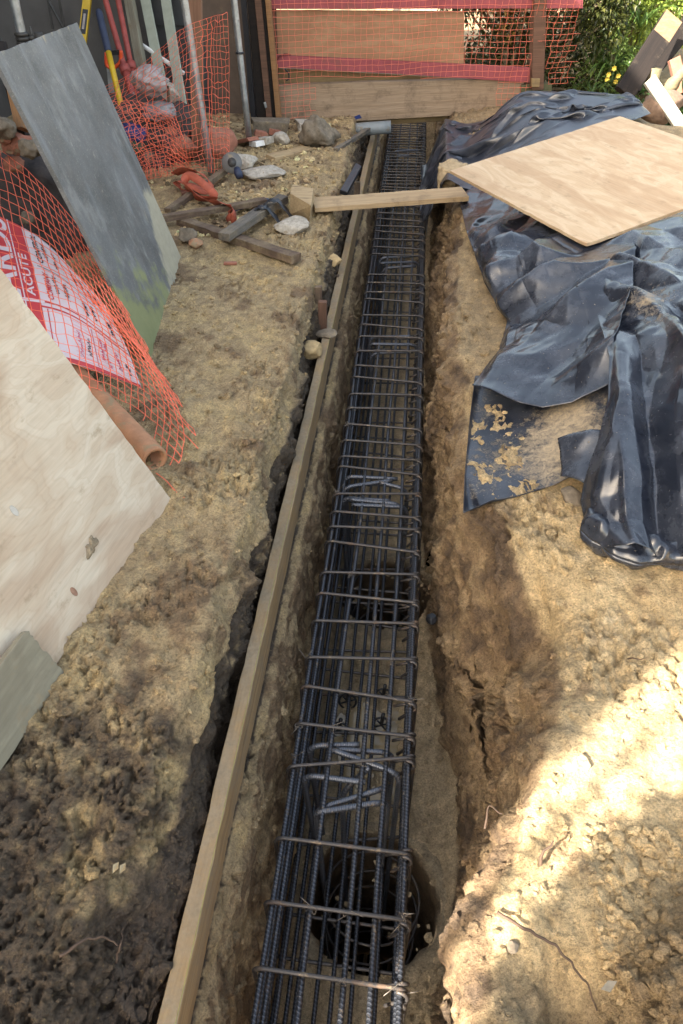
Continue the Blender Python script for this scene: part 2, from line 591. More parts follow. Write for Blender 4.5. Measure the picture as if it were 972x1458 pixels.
RED = m_plain("red_oxide", srgb(150, 68, 60), 0.6, 0, 0.25, 14, 0.2, dirt=(0.25, 0.2, 0.16), dirt_at=0.6)
ORANGE = m_plain("orange_grip", srgb(225, 84, 40), 0.45, 0, 0.1, 15, 0.05)
BLUE = m_plain("blue_plastic", srgb(38, 52, 105), 0.4, 0, 0.2, 15, 0.1)
PALEBAG = m_plain("pale_film", (0.33, 0.28, 0.265), 0.3, 0, 0.3, 12, 0.2)
STRING = m_plain("string", srgb(128, 124, 62), 0.6, 0, 0.2, 30, 0)
SIGNWHITE = m_plain("sign_white", (0.66, 0.61, 0.67), 0.4, 0, 0.05, 5, 0)
SIGNRED = m_plain("sign_red", srgb(192, 64, 72), 0.4, 0, 0.08, 8, 0)
SIGNBLACK = m_plain("sign_ink", (0.03, 0.03, 0.04), 0.5, 0, 0.1, 8, 0)
SIGNPINK = m_plain("sign_marker", srgb(205, 70, 110), 0.5, 0, 0.1, 8, 0)
BARK = m_wood("bark", (0.22, 0.175, 0.10), (0.17, 0.13, 0.08), dirt=(0.10, 0.09, 0.05), dirt_amt=0.4)
ROOT = m_plain("root", (0.09, 0.055, 0.035), 0.8, 0, 0.3, 40, 0.4)
LEAF = m_leaf("leaf", None, None)
FLOWER = m_plain("yellow_petals", srgb(240, 214, 90), 0.5, 0, 0.15, 30, 0)
PUDDLE = m_plain("muddy_water", (0.34, 0.26, 0.145), 0.06, 0, 0.15, 6, 0, spec=0.5)
PIPEGREY = m_plain("grey_pvc", (0.20, 0.22, 0.225), 0.5, 0, 0.15, 12, 0.05, dirt=(0.2, 0.16, 0.11), dirt_at=0.55)

# ------------------------------------------------------------------ terrain
PILES = [(0.005, 1.03), (-0.02, 2.47), (-0.06, 3.86), (-0.08, 5.12), (-0.1, 7.5)]
HOLE_R = 0.232
YK = np.array([-40, -1.4, -1.2, 0.2, 0.7, 1.1, 1.5, 1.8, 2.2, 3.0, 4.3, 5.7, 7.0, 9.3, 9.6, 60])


def K(*v):
    return np.array(v, float)

#           far  | near end        .2     .7     1.1    1.5    1.8    2.2    3      4.3    5.7    7.0    9.3 | 9.6   far
XE = K(-.60, -.60, -.60, -.66, -.60, -.545, -.52, -.51, -.51, -.515, -.51, -.53, -.56, -.55, -.55, -.55)
ZL = K(0, 0, 0, -.12, -.08, -.02, 0, 0, 0, 0, 0, 0, 0, 0, 0, 0)
XR = K(.25, .25, .25, .19, .24, .41, .46, .34, .235, .21, .23, .25, .25, .25, .25, .25)
ZR = K(0, 0, 0, 0, 0, 0, -.02, 0, 0, 0, 0, 0, 0, 0, 0, 0)
XW = K(.20, .20, .20, .25, .27, .31, .33, .27, .215, .18, .185, .2, .2, .2, .2, .2)
DEP = K(0, 0, 1, 1, 1, 1, 1, 1, 1, 1, 1, 1, 1, 1, 0, 0)


def ply_plane(x, y):
    return .28 + .142 * ((x - .193) * .877 + (y - 4.76) * .48)


def heap(x, y):
    hy = np.interp(y, [-2, .2, 0.9, 1.5, 1.72, 2.0, 2.7, 3.4, 3.9, 5.0, 6.0, 6.25, 6.9, 7.6, 12], [.02, .05, .05, .05, .09, .26, .38, .38, .36, .42, .42, .38, .10, .03, .0])
    hx = np.interp(y, [-2, 1.6, 2.2, 3.5, 5.5, 6.2, 7.5], [1.1, 1.0, .9, .95, .9, .55, .7])
    h = hy * sstep(x, .24, hx + .24) * (1 - .65 * sstep(x, 1.45, 1.75) * sstep(y, 5.5, 5.9))
    inside = sstep(y, 3.05, 3.35) * sstep(y, 6.4, 6.0)
    return np.where(inside > 0, h + (np.minimum(h, np.maximum(ply_plane(x, y) - .07, .0)) - h) * inside, h)


def profile_rows(ys):
    """control polylines across the trench for every y: (n, k, 2)"""
    def c(a):
        return np.interp(ys, YK, a)
    xe, zl, xr, zr, xw, d = c(XE), c(ZL), c(XR), c(ZR), c(XW), c(DEP)
    one = np.ones_like(ys)
    hole = np.zeros_like(ys)
    for (hx, hy) in PILES[:1]:
        hole = np.maximum(hole, np.sqrt(np.clip(1 - ((ys - hy) / (HOLE_R + .05)) ** 2, 0, 1)))
    near = sstep(ys, 1.3, 0.6)
    P = [(-30 * one, 0 * one), (-5 * one, 0 * one), (-2 * one, 0 * one), (-1.3 * one, 0 * one), (xe - .17, zl * .8), (xe - .02, zl - .004),
         (xe + .02 + .05 * near, zl - .11), (-.468 + .012 * near, (-.36 + .13 * near) * one), (-.372 * one, -.40 * one), (-.335 * one, -.70 * one),
         (-.305 * one, -.965 * one), (-.26 * one, -1.0 * one), (np.maximum(xw - .075, .25 * hole), -1.0 * one), (np.maximum(xw - .03, .258 * hole), -.95 * one),
         (xw - .005, -.55 * one), (xw * .6 + xr * .4, -.28 * one), (xr - .012, zr - .05), (xr + .05, zr),
         (xr + .5, zr * 0), (1.7 * one, 0 * one), (3.2 * one, 0 * one), (6 * one, 0 * one), (35 * one, 0 * one)]
    A = np.stack([np.stack(p, -1) for p in P], 1)
    A[:, :, 1] *= d[:, None]
    return A


CNT = [5, 14, 56, 84, 30, 20, 32, 16, 42, 36, 7, 60, 6, 50, 38, 30, 10, 72, 60, 40, 10, 5]
PART = np.concatenate([np.full(n, k) for k, n in enumerate(CNT)] + [[len(CNT) - 1]])
FRAC = np.concatenate([np.arange(n) / n for n in CNT] + [[1.0]])


def terrain():
    ys = [-40, -25, -12, -6, -3, -1.6]
    y = -1.45
    while y < 0.15:
        ys.append(y)
        y += 0.05
    y = 0.15
    while y < 9.8:
        ys.append(y)
        y += 0.0044 * (y + 0.95)
    ys += [10.5, 12, 15, 20, 30, 45, 60]
    ys = np.array(ys)
    A = profile_rows(ys)
    n, m = len(ys), len(PART)
    a, b = A[:, PART], A[:, PART + 1]
    xz = a + (b - a) * FRAC[None, :, None]
    k = np.array([1, 2, 3, 2, 1.0])
    k /= k.sum()
    sm = xz.copy()
    for q in range(1):                              # round off the corners of the section
        pad = np.pad(sm, ((0, 0), (2, 2), (0, 0)), mode='edge')
        sm = sum(k[i] * pad[:, i:i + m] for i in range(5))
    sm[:, :3] = xz[:, :3]
    sm[:, -3:] = xz[:, -3:]
    V = np.zeros((n, m, 3))
    V[..., 0] = sm[..., 0]
    V[..., 2] = sm[..., 1]
    V[..., 1] = ys[:, None]
    # wander of the edges along the trench
    P = V.reshape(-1, 3)
    trench = np.isin(PART, range(4, 18))
    wob = fbm(np.stack([P[:, 1] * 0 + 3, P[:, 1], P[:, 2] * .6], -1), 3.0, 4, .55, 5).reshape(n, m)
    edge = np.interp(PART + FRAC, [3, 5, 6, 7.2, 8, 10, 13, 14.5, 16, 17, 19], [0, .7, 1, .5, .1, .3, .3, .9, 1.2, 1.0, 0])
    V[..., 0] += wob * edge[None] * 0.045
    V[..., 2] += heap(V[..., 0], V[..., 1]) * sstep(V[..., 2], -.12, 0.0)
    # collapsed pocket in the right hand lip and little steps
    P = V.reshape(-1, 3)
    for (cx, cy, r, dz) in ((.37, 1.52, .15, .24), (.27, 1.32, .12, .12), (.42, .46, .10, .10), (.24, 2.6, .10, .05), (.3, .95, .07, .04)):
        dd = np.hypot(P[:, 0] - cx, (P[:, 1] - cy) * .75) / r
        P[:, 2] -= dz * np.exp(-dd ** 2 * 1.4) * (P[:, 2] > -.5)
    g = np.exp(-((P[:, 0] - .80) / .28) ** 2 - ((P[:, 1] - .45) / .30) ** 2)
    P[:, 2] += .10 * sstep(g, .25, .6)
    V = P.reshape(n, m, 3)
    # displacement along the normal
    du = np.gradient(V, axis=1)
    dv = np.gradient(V, axis=0)
    N = np.cross(du, dv)
    N /= np.linalg.norm(N, axis=2)[..., None] + 1e-9
    N *= np.sign(np.where(np.abs(N[..., 2:3]) > .02, N[..., 2:3], 1))
    wallL = np.isin(PART, range(6, 11))[None, :] & np.ones((n, 1), bool)
    wallR = np.isin(PART, range(13, 17))[None, :] & np.ones((n, 1), bool)
    N[wallL] *= np.sign(N[wallL][:, 0:1] + 1e-9)
    N[wallR] *= -np.sign(N[wallR][:, 0:1] - 1e-9)
    P = V.reshape(-1, 3)
    seg = np.tile(PART + FRAC, n)
    near = (np.abs(P[:, 0]) < 3.5) & (P[:, 1] > -1.6) & (P[:, 1] < 10)
    amp_b = np.interp(seg, [0, 2, 3, 6, 8, 10, 11, 12, 13, 14, 17, 18, 20], [1, 1, 1, 1.1, 1.2, 1.2, 1.2, 1.2, 1.3, 1.6, 1.5, .62, .5])
    d = np.zeros(len(P))
    Q = P[near]
    st = Q * np.array([1, 1, .55])
    big = fbm(Q, 4.5, 3, .5, 1) * .026
    mid = fbm(Q * np.array([1, .75, 1]), 13, 4, .6, 21) * .015
    lump = np.clip(fbm(Q, 27, 3, .55, 31, ridge=True), -.5, .8) * .008
    gate = sstep(fbm(Q, 4.1, 4, .55, 61), -.06, .32)
    crumb = fbm(Q, 64, 2, .6, 41, ridge=True) * .0095
    pits = -sstep(fbm(Q * np.array([1.2, .8, 1]), 42, 3, .65, 81), .17, .34) * .020 - sstep(fbm(Q, 13, 4, .65, 85), .26, .38) * .015
    d[near] = (big + mid) * amp_b[near] + (lump + crumb + pits) * amp_b[near] * (.22 + .78 * gate)
    # spade marks down the walls
    streak = fbm(Q * np.array([1, 5, 1.2]), 2.2, 4, .6, 71) * .022 + fbm(Q, 7, 4, .65, 75) * .045 + np.round(fbm(Q, 5, 2, .5, 77) * 3) / 3 * .03
    d[near] += streak * np.isin(seg[near].astype(int), (6, 9, 13, 14, 15))
    floor = (seg >= 11) & (seg <= 12.8)
    for (hx, hy) in PILES[:2]:
        rr = np.hypot(P[:, 0] - hx, P[:, 1] - hy)
        d *= np.where(P[:, 2] < -.9, .25 + .75 * sstep(rr, HOLE_R, HOLE_R + .12), 1)
    sunk = sstep(P[:, 0] - np.interp(P[:, 1], YK, XR), .16, .34) * sstep(P[:, 1], 1.86, 2.05) * sstep(P[:, 1], 6.75, 6.45) * (P[:, 0] > 0)
    P = P + N.reshape(-1, 3) * (d * (1 - .75 * sunk))[:, None]
    P[:, 2] -= .035 * sunk
    V = P.reshape(n, m, 3)
    # ---- colours of the clay
    Cn1 = fbm(P, 1.7, 5, .55, 101)
    Cn2 = fbm(P, 6.5, 5, .6, 111)
    Cn3 = fbm(P, 19, 4, .6, 121)

    def lerp(c0, c1, t):
        return c0 + (c1 - c0) * np.clip(t, 0, 1)[:, None]
    dark, brown = np.array([.075, .052, .036]), np.array([.225, .145, .08])
    grey, tan, ochre = np.array([.45, .325, .175]), np.array([.58, .415, .20]), np.array([.64, .475, .26])
    fl = np.array([.54, .42, .265])
    c = np.tile(grey, (len(P), 1))
    c = lerp(c, tan, sstep(Cn2 + .5 * Cn3, .02, .40) * .75)
    c = lerp(c, brown, sstep(-Cn2 + .4 * Cn3, .08, .42) * .9)
    left = P[:, 0] < -.40
    # dark topsoil low at the near left
    tops = sstep(P[:, 1] + .45 * Cn2 + .25 * Cn3 + .35 * Cn1 + .25 * (P[:, 0] + .75), 1.22, .82) * left
    c = lerp(c, dark, tops * .92)
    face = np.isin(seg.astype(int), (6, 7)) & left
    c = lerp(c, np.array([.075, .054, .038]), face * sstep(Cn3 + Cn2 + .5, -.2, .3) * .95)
    wl = np.isin(seg.astype(int), (8, 9, 10))
    c = lerp(c, lerp(np.tile(brown, (len(P), 1)), np.array([.50, .36, .20]), sstep(Cn3 + Cn2, -.1, .3)), wl * .9)
    isf = floor | np.isin(seg.astype(int), (12, 13))
    c = lerp(c, fl, isf * .8)
    wr = np.isin(seg.astype(int), (13, 14, 15, 16))
    cr = lerp(np.tile(brown * 1.0, (len(P), 1)), np.array([.34, .235, .13]), sstep(Cn2 + .6 * Cn3, -.15, .35))
    cr = lerp(cr, dark * 1.3, sstep(-Cn2 - .6 * Cn3, .08, .38) * .75)
    c = lerp(c, cr, wr * .95)
    right = (seg >= 17)
    blend = sstep(seg + .35 * Cn2 + .3 * Cn3, 16.6, 17.35)
    oc = lerp(np.tile(ochre, (len(P), 1)), np.array([.54, .375, .19]), sstep(Cn2, 0, .5) * .7)
    oc = lerp(oc, np.array([.70, .55, .34]), sstep(-Cn2 + .4 * Cn3, .15, .5) * .7)
    oc = lerp(oc, np.array([.22, .14, .08]), sstep(Cn3 + .5 * Cn2, .32, .55) * .6)
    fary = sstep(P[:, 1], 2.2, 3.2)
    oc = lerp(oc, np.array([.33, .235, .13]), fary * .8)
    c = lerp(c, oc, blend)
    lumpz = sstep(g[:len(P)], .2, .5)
    c = lerp(c, np.array([.22, .155, .085]), lumpz * .85 * blend)  # lower right soil painted darker to stand in for its shade
    c = lerp(c, np.array([.25, .175, .095]), blend * sstep(P[:, 1] + .2 * Cn2, .62, .48) * .8)  # same painted shade along the near edge of the bank
    wet = np.clip(.25 + .35 * sstep(-P[:, 2], .5, 1.0) + .35 * tops + .2 * face + .3 * Cn1, 0, 1)
    # ---- faces, leaving out the drilled pile holes
    idx = np.arange(n * m).reshape(n, m)
    Qd = np.stack([idx[:-1, :-1], idx[:-1, 1:], idx[1:, 1:], idx[1:, :-1]], -1).reshape(-1, 4)
    cen = P[Qd].mean(1)
    keep = np.ones(len(Qd), bool)
    for (hx, hy) in PILES[:2]:
        keep &= ~((np.hypot(cen[:, 0] - hx, cen[:, 1] - hy) < HOLE_R + .004) & (cen[:, 2] < -.8))
    Qd = Qd[keep]
    # the drilled shafts
    VV, QQ, CC, WW = [P], [Qd], [c], [wet]
    base = len(P)
    for (hx, hy) in PILES[:2]:
        th = np.linspace(0, 2 * np.pi, 72, endpoint=False)
        prof = [(.060, -1.006), (.030, -.994), (.010, -.996), (-.002, -1.012), (-.006, -1.03)] + [(-.006, -1.02 - .03 * i) for i in range(1, 42)]
        R = []
        for (dr, z) in prof:
            p = np.stack([np.cos(th), np.sin(th), np.full_like(th, z)], -1)
            rr = HOLE_R + dr + .022 * fbm(p * np.array([1, 1, 2.5]) + hy, 5, 4, .6, 9) * (1 if z < -1.0 else (.55 if dr < .03 else .2))
            R.append(np.stack([hx + rr * np.cos(th), hy + rr * np.sin(th), p[:, 2] + .008 * fbm(p + hy * 3, 9, 2, .5, 3)], -1))
        R = np.array(R)
        a_, b_ = R.shape[:2]
        ii = np.arange(a_ * b_).reshape(a_, b_)
        q = np.stack([ii[:-1], np.roll(ii[:-1], -1, 1), np.roll(ii[1:], -1, 1), ii[1:]], -1).reshape(-1, 4)
        VV.append(R.reshape(-1, 3))
        QQ.append(q + base)
        base += a_ * b_
        zz = R.reshape(-1, 3)[:, 2]
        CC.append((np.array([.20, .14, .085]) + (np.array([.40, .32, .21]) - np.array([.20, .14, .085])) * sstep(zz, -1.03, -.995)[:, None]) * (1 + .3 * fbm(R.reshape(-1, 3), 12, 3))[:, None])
        WW.append(np.full(a_ * b_, .7))
        zc = R[-1]
        VV.append(zc)
        QQ.append(np.stack([np.arange(0, 70, 2), np.arange(1, 71, 2), np.arange(70, 0, -2) % 72, np.arange(71, 1, -2)], -1)[:17] + base)
        base += len(zc)
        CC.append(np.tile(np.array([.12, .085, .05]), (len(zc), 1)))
        WW.append(np.full(len(zc), .8))
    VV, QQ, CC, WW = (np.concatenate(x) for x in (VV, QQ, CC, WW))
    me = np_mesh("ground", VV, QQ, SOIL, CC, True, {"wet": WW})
    o = link("ground", me)
    o["kind"] = "structure"
    return V, c.reshape(n, m, 3), seg.reshape(n, m)


TV, TC, TSEG = terrain()


def tz(x, y):
    """height of the bank surface near x, y (open ground, not trench walls)"""
    i = np.abs(TV[:, 0, 1] - y).argmin()
    row = TV[i]
    if x < 0:
        ok = TSEG[i] < 6
    else:
        ok = TSEG[i] > 16.8
    j = np.where(ok)[0][np.abs(row[ok][:, 0] - x).argmin()]
    return float(row[j, 2])


def P3(px, py, lift=0.0):
    """ground point on the banks seen at a photo pixel"""
    z = 0.0
    for _ in range(6):
        p = atz(px, py, z)
        z = tz(p[0], p[1])
    p = atz(px, py, z + lift)
    return p


# puddle on the trench floor
mb = MB()
pp = []
for k in range(40):
    a = 2 * math.pi * k / 40
    pp.append((-.03 + .15 * math.cos(a) * (1 + .2 * math.sin(3 * a)), 1.60 + .27 * math.sin(a) * (1 + .15 * math.cos(2 * a)), -.997))
mb.add(pp + [(-.03, 1.6, -.997)], [(i, (i + 1) % 40, 40) for i in range(40)])
mb.build("puddle", PUDDLE)["kind"] = "structure"

# loose crumbs of clay


def ico(sub=1):
    import bmesh
    bm = bmesh.new()
    bmesh.ops.create_icosphere(bm, subdivisions=sub, radius=1)
    v = np.array([p.co for p in bm.verts])
    f = np.array([[q.index for q in p.verts] for p in bm.faces])
    bm.free()
    return v, f


IV1, IF1 = ico(2)
IV3, IF3 = ico(4)


def clods(name, label, mask, count, smin, smax, power=2.6, sink=.25, var=.25):
    cand = np.argwhere(mask)
    # draw evenly over area rather than over grid points
    w = (TV[cand[:, 0], 0, 1] + .95) ** 1.0
    pick = cand[RNG.choice(len(cand), count, p=w / w.sum())]
    u = RNG.random(count)
    size = (smin ** (1 - power) + u * (smax ** (1 - power) - smin ** (1 - power))) ** (1 / (1 - power))
    VV, FF, CC = [], [], []
    for k, (i, j) in enumerate(pick):
        s = size[k]
        v = IV1 * (RNG.random(3) * .6 + .6) * s
        v = v * (1 + .55 * vnoise(IV1 * 1.7 + RNG.random(3) * 90, 3) + .2 * vnoise(IV1 * 4 + RNG.random(3) * 90, 5))[:, None] * np.array([1, 1, .72])
        a = RNG.random() * 6.28
        ca, sa = math.cos(a), math.sin(a)
        v = v @ np.array([[ca, sa, 0], [-sa, ca, 0], [0, 0, 1]])
        p = TV[i, j] + np.array([0, 0, s * (.5 - sink)])
        VV.append(v + p)
        FF.append(IF1 + k * len(IV1))
        CC.append(np.tile(np.clip(TC[i, j] * (1 + var * (RNG.random() * 2 - .8)), .01, .8), (len(v), 1)))
    VV, FF, CC = (np.concatenate(x) for x in (VV, FF, CC))
    me = np_mesh(name, VV, FF, SOIL, CC, False, {"wet": np.full(len(VV), .2)})
    o = link(name, me)
    tag(o, label, "soil", kind="stuff")
    return o


inview = (TV[..., 1] > .3) & (TV[..., 1] < 7.2)
clods("soil_crumbs", "loose brown clay crumbs scattered over the left bank", inview & (TV[..., 0] < -.42) & (TV[..., 0] > -1.9) & (TSEG < 7.3), 5200, .0035, .020, 2.9, .32)
clods("soil_crumbs", "crumbs of clay fallen onto the trench ledge and floor", inview & (TSEG > 8) & (TSEG < 14), 1500, .0035, .016, 2.8, .3)
clods("soil_crumbs", "lumpy broken clay along the right lip of the trench", inview & (TSEG > 12) & (TSEG < 17.6), 3800, .0035, .018, 2.8, .3)
clods("soil_crumbs", "coarse crumbly clay heaped at the lower right corner", (TV[..., 0] > .48) & (TV[..., 0] < 1.3) & (TV[..., 1] < .86) & (TV[..., 1] > .2) & (TSEG > 17), 1500, .005, .020, 2.4, .3)
clods("stone_chips", "pale stone chips and rubble strewn at the far left of the bank", (TV[..., 0] < -.7) & (TV[..., 0] > -1.9) & (TV[..., 1] > 4.3) & (TV[..., 1] < 7.0) & (TSEG < 5), 1300, .007, .026, 2.7, .3, .9)

# ------------------------------------------------------------------ reinforcement cage
CX0, CX1, CZT, CZB = -.292, .108, -.45, -.95
cage = thing("reinforcement_cage", "long dark steel reinforcement cage lying in the muddy trench", "rebar cage", (-.09, 4.6, -.95))


def bar_path(x, z, y0, y1, amp=.004, seed=0):
    ys = np.linspace(y0, y1, 70)
    xo = np.interp(ys, [0, 2.4, 4.8, 9], [0, .006, -.01, -.05])
    n = vnoise(np.stack([ys * 1.3, ys * 0 + seed * 3.1, ys * 0], -1), 4)
    n2 = vnoise(np.stack([ys * 1.1, ys * 0 + seed * 5.7 + 40, ys * 0], -1), 8)
    return np.stack([x + xo + n * amp, ys, z + n2 * amp], -1)


bars = [(-.274, CZT - .018), (-.16, CZT - .017), (-.060, CZT - .017), (.018, CZT - .017), (.092, CZT - .018),
        (-.276, -.62), (-.252, -.50), (-.276, -.78), (.093, -.60), (.094, -.77), (.080, -.49),
        (-.274, CZB + .018), (-.15, CZB + .017), (-.04, CZB + .017), (.09, CZB + .018), (-.235, -.925), (-.21, CZB + .02), (.03, CZB + .02), (-.10, CZB + .045), (-.245, -.70)]
for k, (x, z) in enumerate(bars):
    mb = MB()
    y0 = 0.05 + .1 * random.random()
    mb.tube(bar_path(x, z, y0, 9.25, .005, k), .0082 if k < 5 else .0075, 8)
    mb.build("longitudinal_bar", REBAR, cage, True)

ypix = [303, 312, 321, 330, 340, 352, 362, 390, 402, 415, 427, 448, 464, 479, 499, 522, 540, 561, 581, 607, 630, 652, 670, 703, 733, 752, 779, 817, 852, 887,
        939, 990, 1042, 1088, 1209, 1303, 1401]
ylist = [atz(540, p, CZT)[1] for p in ypix]
y = max(ylist)
while y < 9.1:
    y += .165 + .03 * random.random()
    ylist.append(y)
ylist.append(.40)
for p, q in zip(sorted(ylist), sorted(ylist)[1:]):
    if p > 6.3 and q - p > .14:
        ylist.append((p + q) / 2 + random.uniform(-.02, .02))


def stirrup(yc, k):
    mb = MB()
    r = .028
    x0, x1 = CX0, CX1
    xo = float(np.interp(yc, [0, 2.4, 4.8, 9], [0, .006, -.01, -.05]))
    pts = []
    for (cx, cz, a0) in ((x1 - r, CZT - r, 90), (x1 - r, CZB + r, 0), (x0 + r, CZB + r, -90), (x0 + r, CZT - r, -180)):
        for i in range(6):
            a = math.radians(a0 - 18 * i)
            pts.append((cx + r * math.cos(a), cz + r * math.sin(a)))
    skew = random.uniform(-.020, .020)
    lean = random.uniform(-.02, .03)
    if k == 33:
        skew = .035
    if k in (34, 35, 36):
        skew = -.006
    P = [(x + xo, yc + skew * (x + .09) / .2 + lean * (z - CZT) / .5, z + random.uniform(-.0012, .0012)) for x, z in pts]
    mb.tube(P, .0062, 7, closed=True)
    # hooked tails at the right corner
    yc2 = P[0][1]
    for dy, dx, dz in ((.013, -.07, -.055), (-.012, -.05, -.075)):
        c = np.array([x1 + xo - .004, yc2, CZT - .012])
        mb.tube(catmull([c + (-.025, dy * .6, .008), c + (-.003, dy, .008), c + (.004, dy * 1.4, -.012), c + (-.016, dy * 1.5, -.030), c + (dx, dy * 1.5, dz)], 12), .0055, 6)
    return mb.build("stirrup", LINK_STEEL, cage, True)


for k, yc in enumerate(ylist):
    stirrup(yc, k)

for k in range(46):                                  # twisted tie wires
    yc = ylist[random.choice(range(12, 37))]
    x = random.choice([-.274, -.16, -.06, .018, .092])
    c = np.array([x, yc, CZT - .004])
    mb = MB()
    for s in (0, 1):
        pts = [c + np.array([random.uniform(-.014, .014), random.uniform(-.014, .014), random.uniform(-.012, .012)]) for _ in range(4)]
        pts.append(c + np.array([random.uniform(-.05, .05), random.uniform(-.04, .03), random.uniform(-.03, .03)]))
        mb.tube(catmull(pts, 14), .0011, 4)
    mb.build("tie_wire", WIRE, cage, True)

for (x, yc) in ((-.17, 1.66), (-.15, 1.80), (.0, 1.70), (.0, 1.84)):      # plastic spacers under the cage
    mb = MB()
    c = np.array([x, yc, -.968])
    th = np.linspace(0, 2 * math.pi, 25)[:-1]
    mb.tube([c + np.array([.036 * math.cos(a), .012 * math.sin(a), .036 * math.sin(a)]) for a in th], .005, 6, closed=True)
    for a in (.5, 2.1, 3.7, 5.2):
        mb.tube([c, c + np.array([.036 * math.cos(a), 0, .036 * math.sin(a)])], .004, 5)
    mb.tube([c + (0, 0, .02), c + (.004, .004, .075)], .008, 6)
    mb.build("spacer", BLACKPL, cage, True)

# pile cages whose hooked starter bars come up inside the beam cage


def hook(mb, base, top, tail, bend=.05, r=.0098):
    base, top, tail = (np.asarray(p, float) for p in (base, top, tail))
    up = (base - top) / np.linalg.norm(base - top)
    ta = (tail - top) / np.linalg.norm(tail - top)
    a, b = top + up * bend, top + ta * bend
    q = [base + (a - base) * t for t in np.linspace(0, 1, 12)]
    for t in np.linspace(0, 1, 9)[1:-1]:
        q.append(a * (1 - t) ** 2 + top * 2 * t * (1 - t) + b * t ** 2)
    q += [b + (tail - b) * t for t in np.linspace(0, 1, 8)]
    mb.tube(q, r, 9)


def pile_cage(hx, hy, label, tails, hoops=True):
    t = thing("pile_cage", label, "rebar cage", (hx, hy, -2.1), "pile cages standing under the trench cage")
    for (bx, by, topz, tx, ty, tzz) in tails:
        mb = MB()
        hook(mb, (hx + bx * .9, hy + by * .9, -2.1), (hx + bx, hy + by, topz), (hx + tx, hy + ty, tzz))
        mb.build("starter_bar", REBAR_HOOK, t, True)
    if hoops:
        for z in (-1.0, -1.17, -1.36, -1.56, -1.78):
            mb = MB()
            th = np.linspace(0, 2 * math.pi, 33)[:-1]
            mb.tube([(hx + .165 * math.cos(a), hy + .165 * math.sin(a) + .01, z + .03 * math.sin(a + z * 9)) for a in th], .005, 6, closed=True)
            mb.build("hoop", LINK_STEEL, t, True)
    return t




def hooks_px(pile, rows):
    """starter bars from where their bend and their tip are seen, z being the height of the bent tail"""
    out = []
    for (bx, by, tx, ty, z0, z1) in rows:
        B, T = atz(bx, by, z0), atz(tx, ty, z1)
        d = B[:2] - np.array(pile)
        d = d / max(1.0, np.hypot(*d) / .165)
        out.append((d[0], d[1], B[0] - pile[0], B[1] - pile[1], z0, T[0] - pile[0], T[1] - pile[1], z1))
    return out


def pile_cage2(pile, label, rows, hoops=True):
    hx, hy = pile
    t_ = pile_cage(hx, hy, label, [], hoops)
    for (dx, dy, bx, by, z0, tx, ty, z1) in hooks_px(pile, rows):
        mb = MB()
        hook(mb, (hx + dx * .85, hy + dy * .85, -2.1), (hx + bx, hy + by, z0), (hx + tx, hy + ty, z1))
        mb.build("starter_bar", REBAR_HOOK, t_, True)


pile_cage2(PILES[0], "hooked starter bars rising from the open drilled hole nearest the camera",
           [(438, 1062, 512, 1060, -.49, -.485), (560, 1072, 478, 1067, -.49, -.485), (569, 1102, 470, 1067, -.478, -.470), (431, 1103, 520, 1114, -.478, -.472),
            (449, 1153, 544, 1123, -.49, -.478), (551, 1141, 451, 1157, -.478, -.470), (487, 1128, 526, 1092, -.56, -.47)])
pile_cage2(PILES[1], "hooked starter bars over the second drilled hole, halfway up the trench",
           [(490, 678, 566, 682, -.475, -.47), (488, 694, 559, 684, -.475, -.465), (580, 697, 540, 687, -.472, -.465), (486, 709, 556, 713, -.478, -.47), (572, 718, 496, 711, -.472, -.465), (580, 722, 500, 719, -.476, -.468)])
pile_cage2(PILES[2], "starter bar hooks level with the mud lump on the form board",
           [(526, 480, 588, 479, -.47, -.465), (594, 491, 527, 490, -.47, -.462), (528, 503, 588, 501, -.475, -.466)], False)
pile_cage2(PILES[3], "starter bar hooks in the trench cage just nearer than the crossing plank",
           [(540, 367, 588, 365, -.47, -.465), (596, 373, 541, 375, -.468, -.46), (545, 382, 592, 379, -.472, -.465)], False)
pile_cage2(PILES[4], "starter bar hooks in the trench cage close to the fence",
           [(560, 215, 602, 214, -.46, -.455), (606, 221, 565, 222, -.46, -.455)], False)

# ------------------------------------------------------------------ timber helpers


def beam(name, label, cat, p0, p1, w, h, mat, up=(0, 0, 1), bevel=.003, group=None, parent=None, warp=0.0, chip=0):
    """a length of sawn timber from p0 to p1 (centre line), width w across, height h along up"""
    p0, p1 = np.asarray(p0, float), np.asarray(p1, float)
    L = np.linalg.norm(p1 - p0)
    R = frame(p1 - p0, np.cross(np.asarray(up, float), p1 - p0))
    n = max(2, int(L / .06))
    mb = MB()
    xs = np.linspace(-L / 2, L / 2, n)
    rg = np.random.default_rng(int(abs(p0[0] * 1000 + p1[1] * 77)) + 3)
    vs, ring = [], []
    corners = [(-1, -1), (1, -1), (1, 1), (-1, 1)]
    sx = rg.random() * 9
    for i, x in enumerate(xs):
        oy = warp * math.sin(x / L * 3.1 + sx)
        for (a, b) in corners:
            j = (rg.random(2) - .5) * chip
            ex = (rg.random() - .5) * chip * 3 if i in (0, n - 1) else 0
            vs.append((x + ex, a * w / 2 + j[0], b * h / 2 + oy + j[1]))
    fs = [(3, 2, 1, 0), tuple((n - 1) * 4 + k for k in range(4))]
    for i in range(n - 1):
        for k in range(4):
            l = (k + 1) % 4
            fs.append((i * 4 + k, i * 4 + l, (i + 1) * 4 + l, (i + 1) * 4 + k))
    mb.add(vs, fs)
    o = mb.build(name, mat, parent, False, mat4(R, (p0 + p1) / 2), bevel)
    if parent is None:
        tag(o, label, cat, group)
    return o


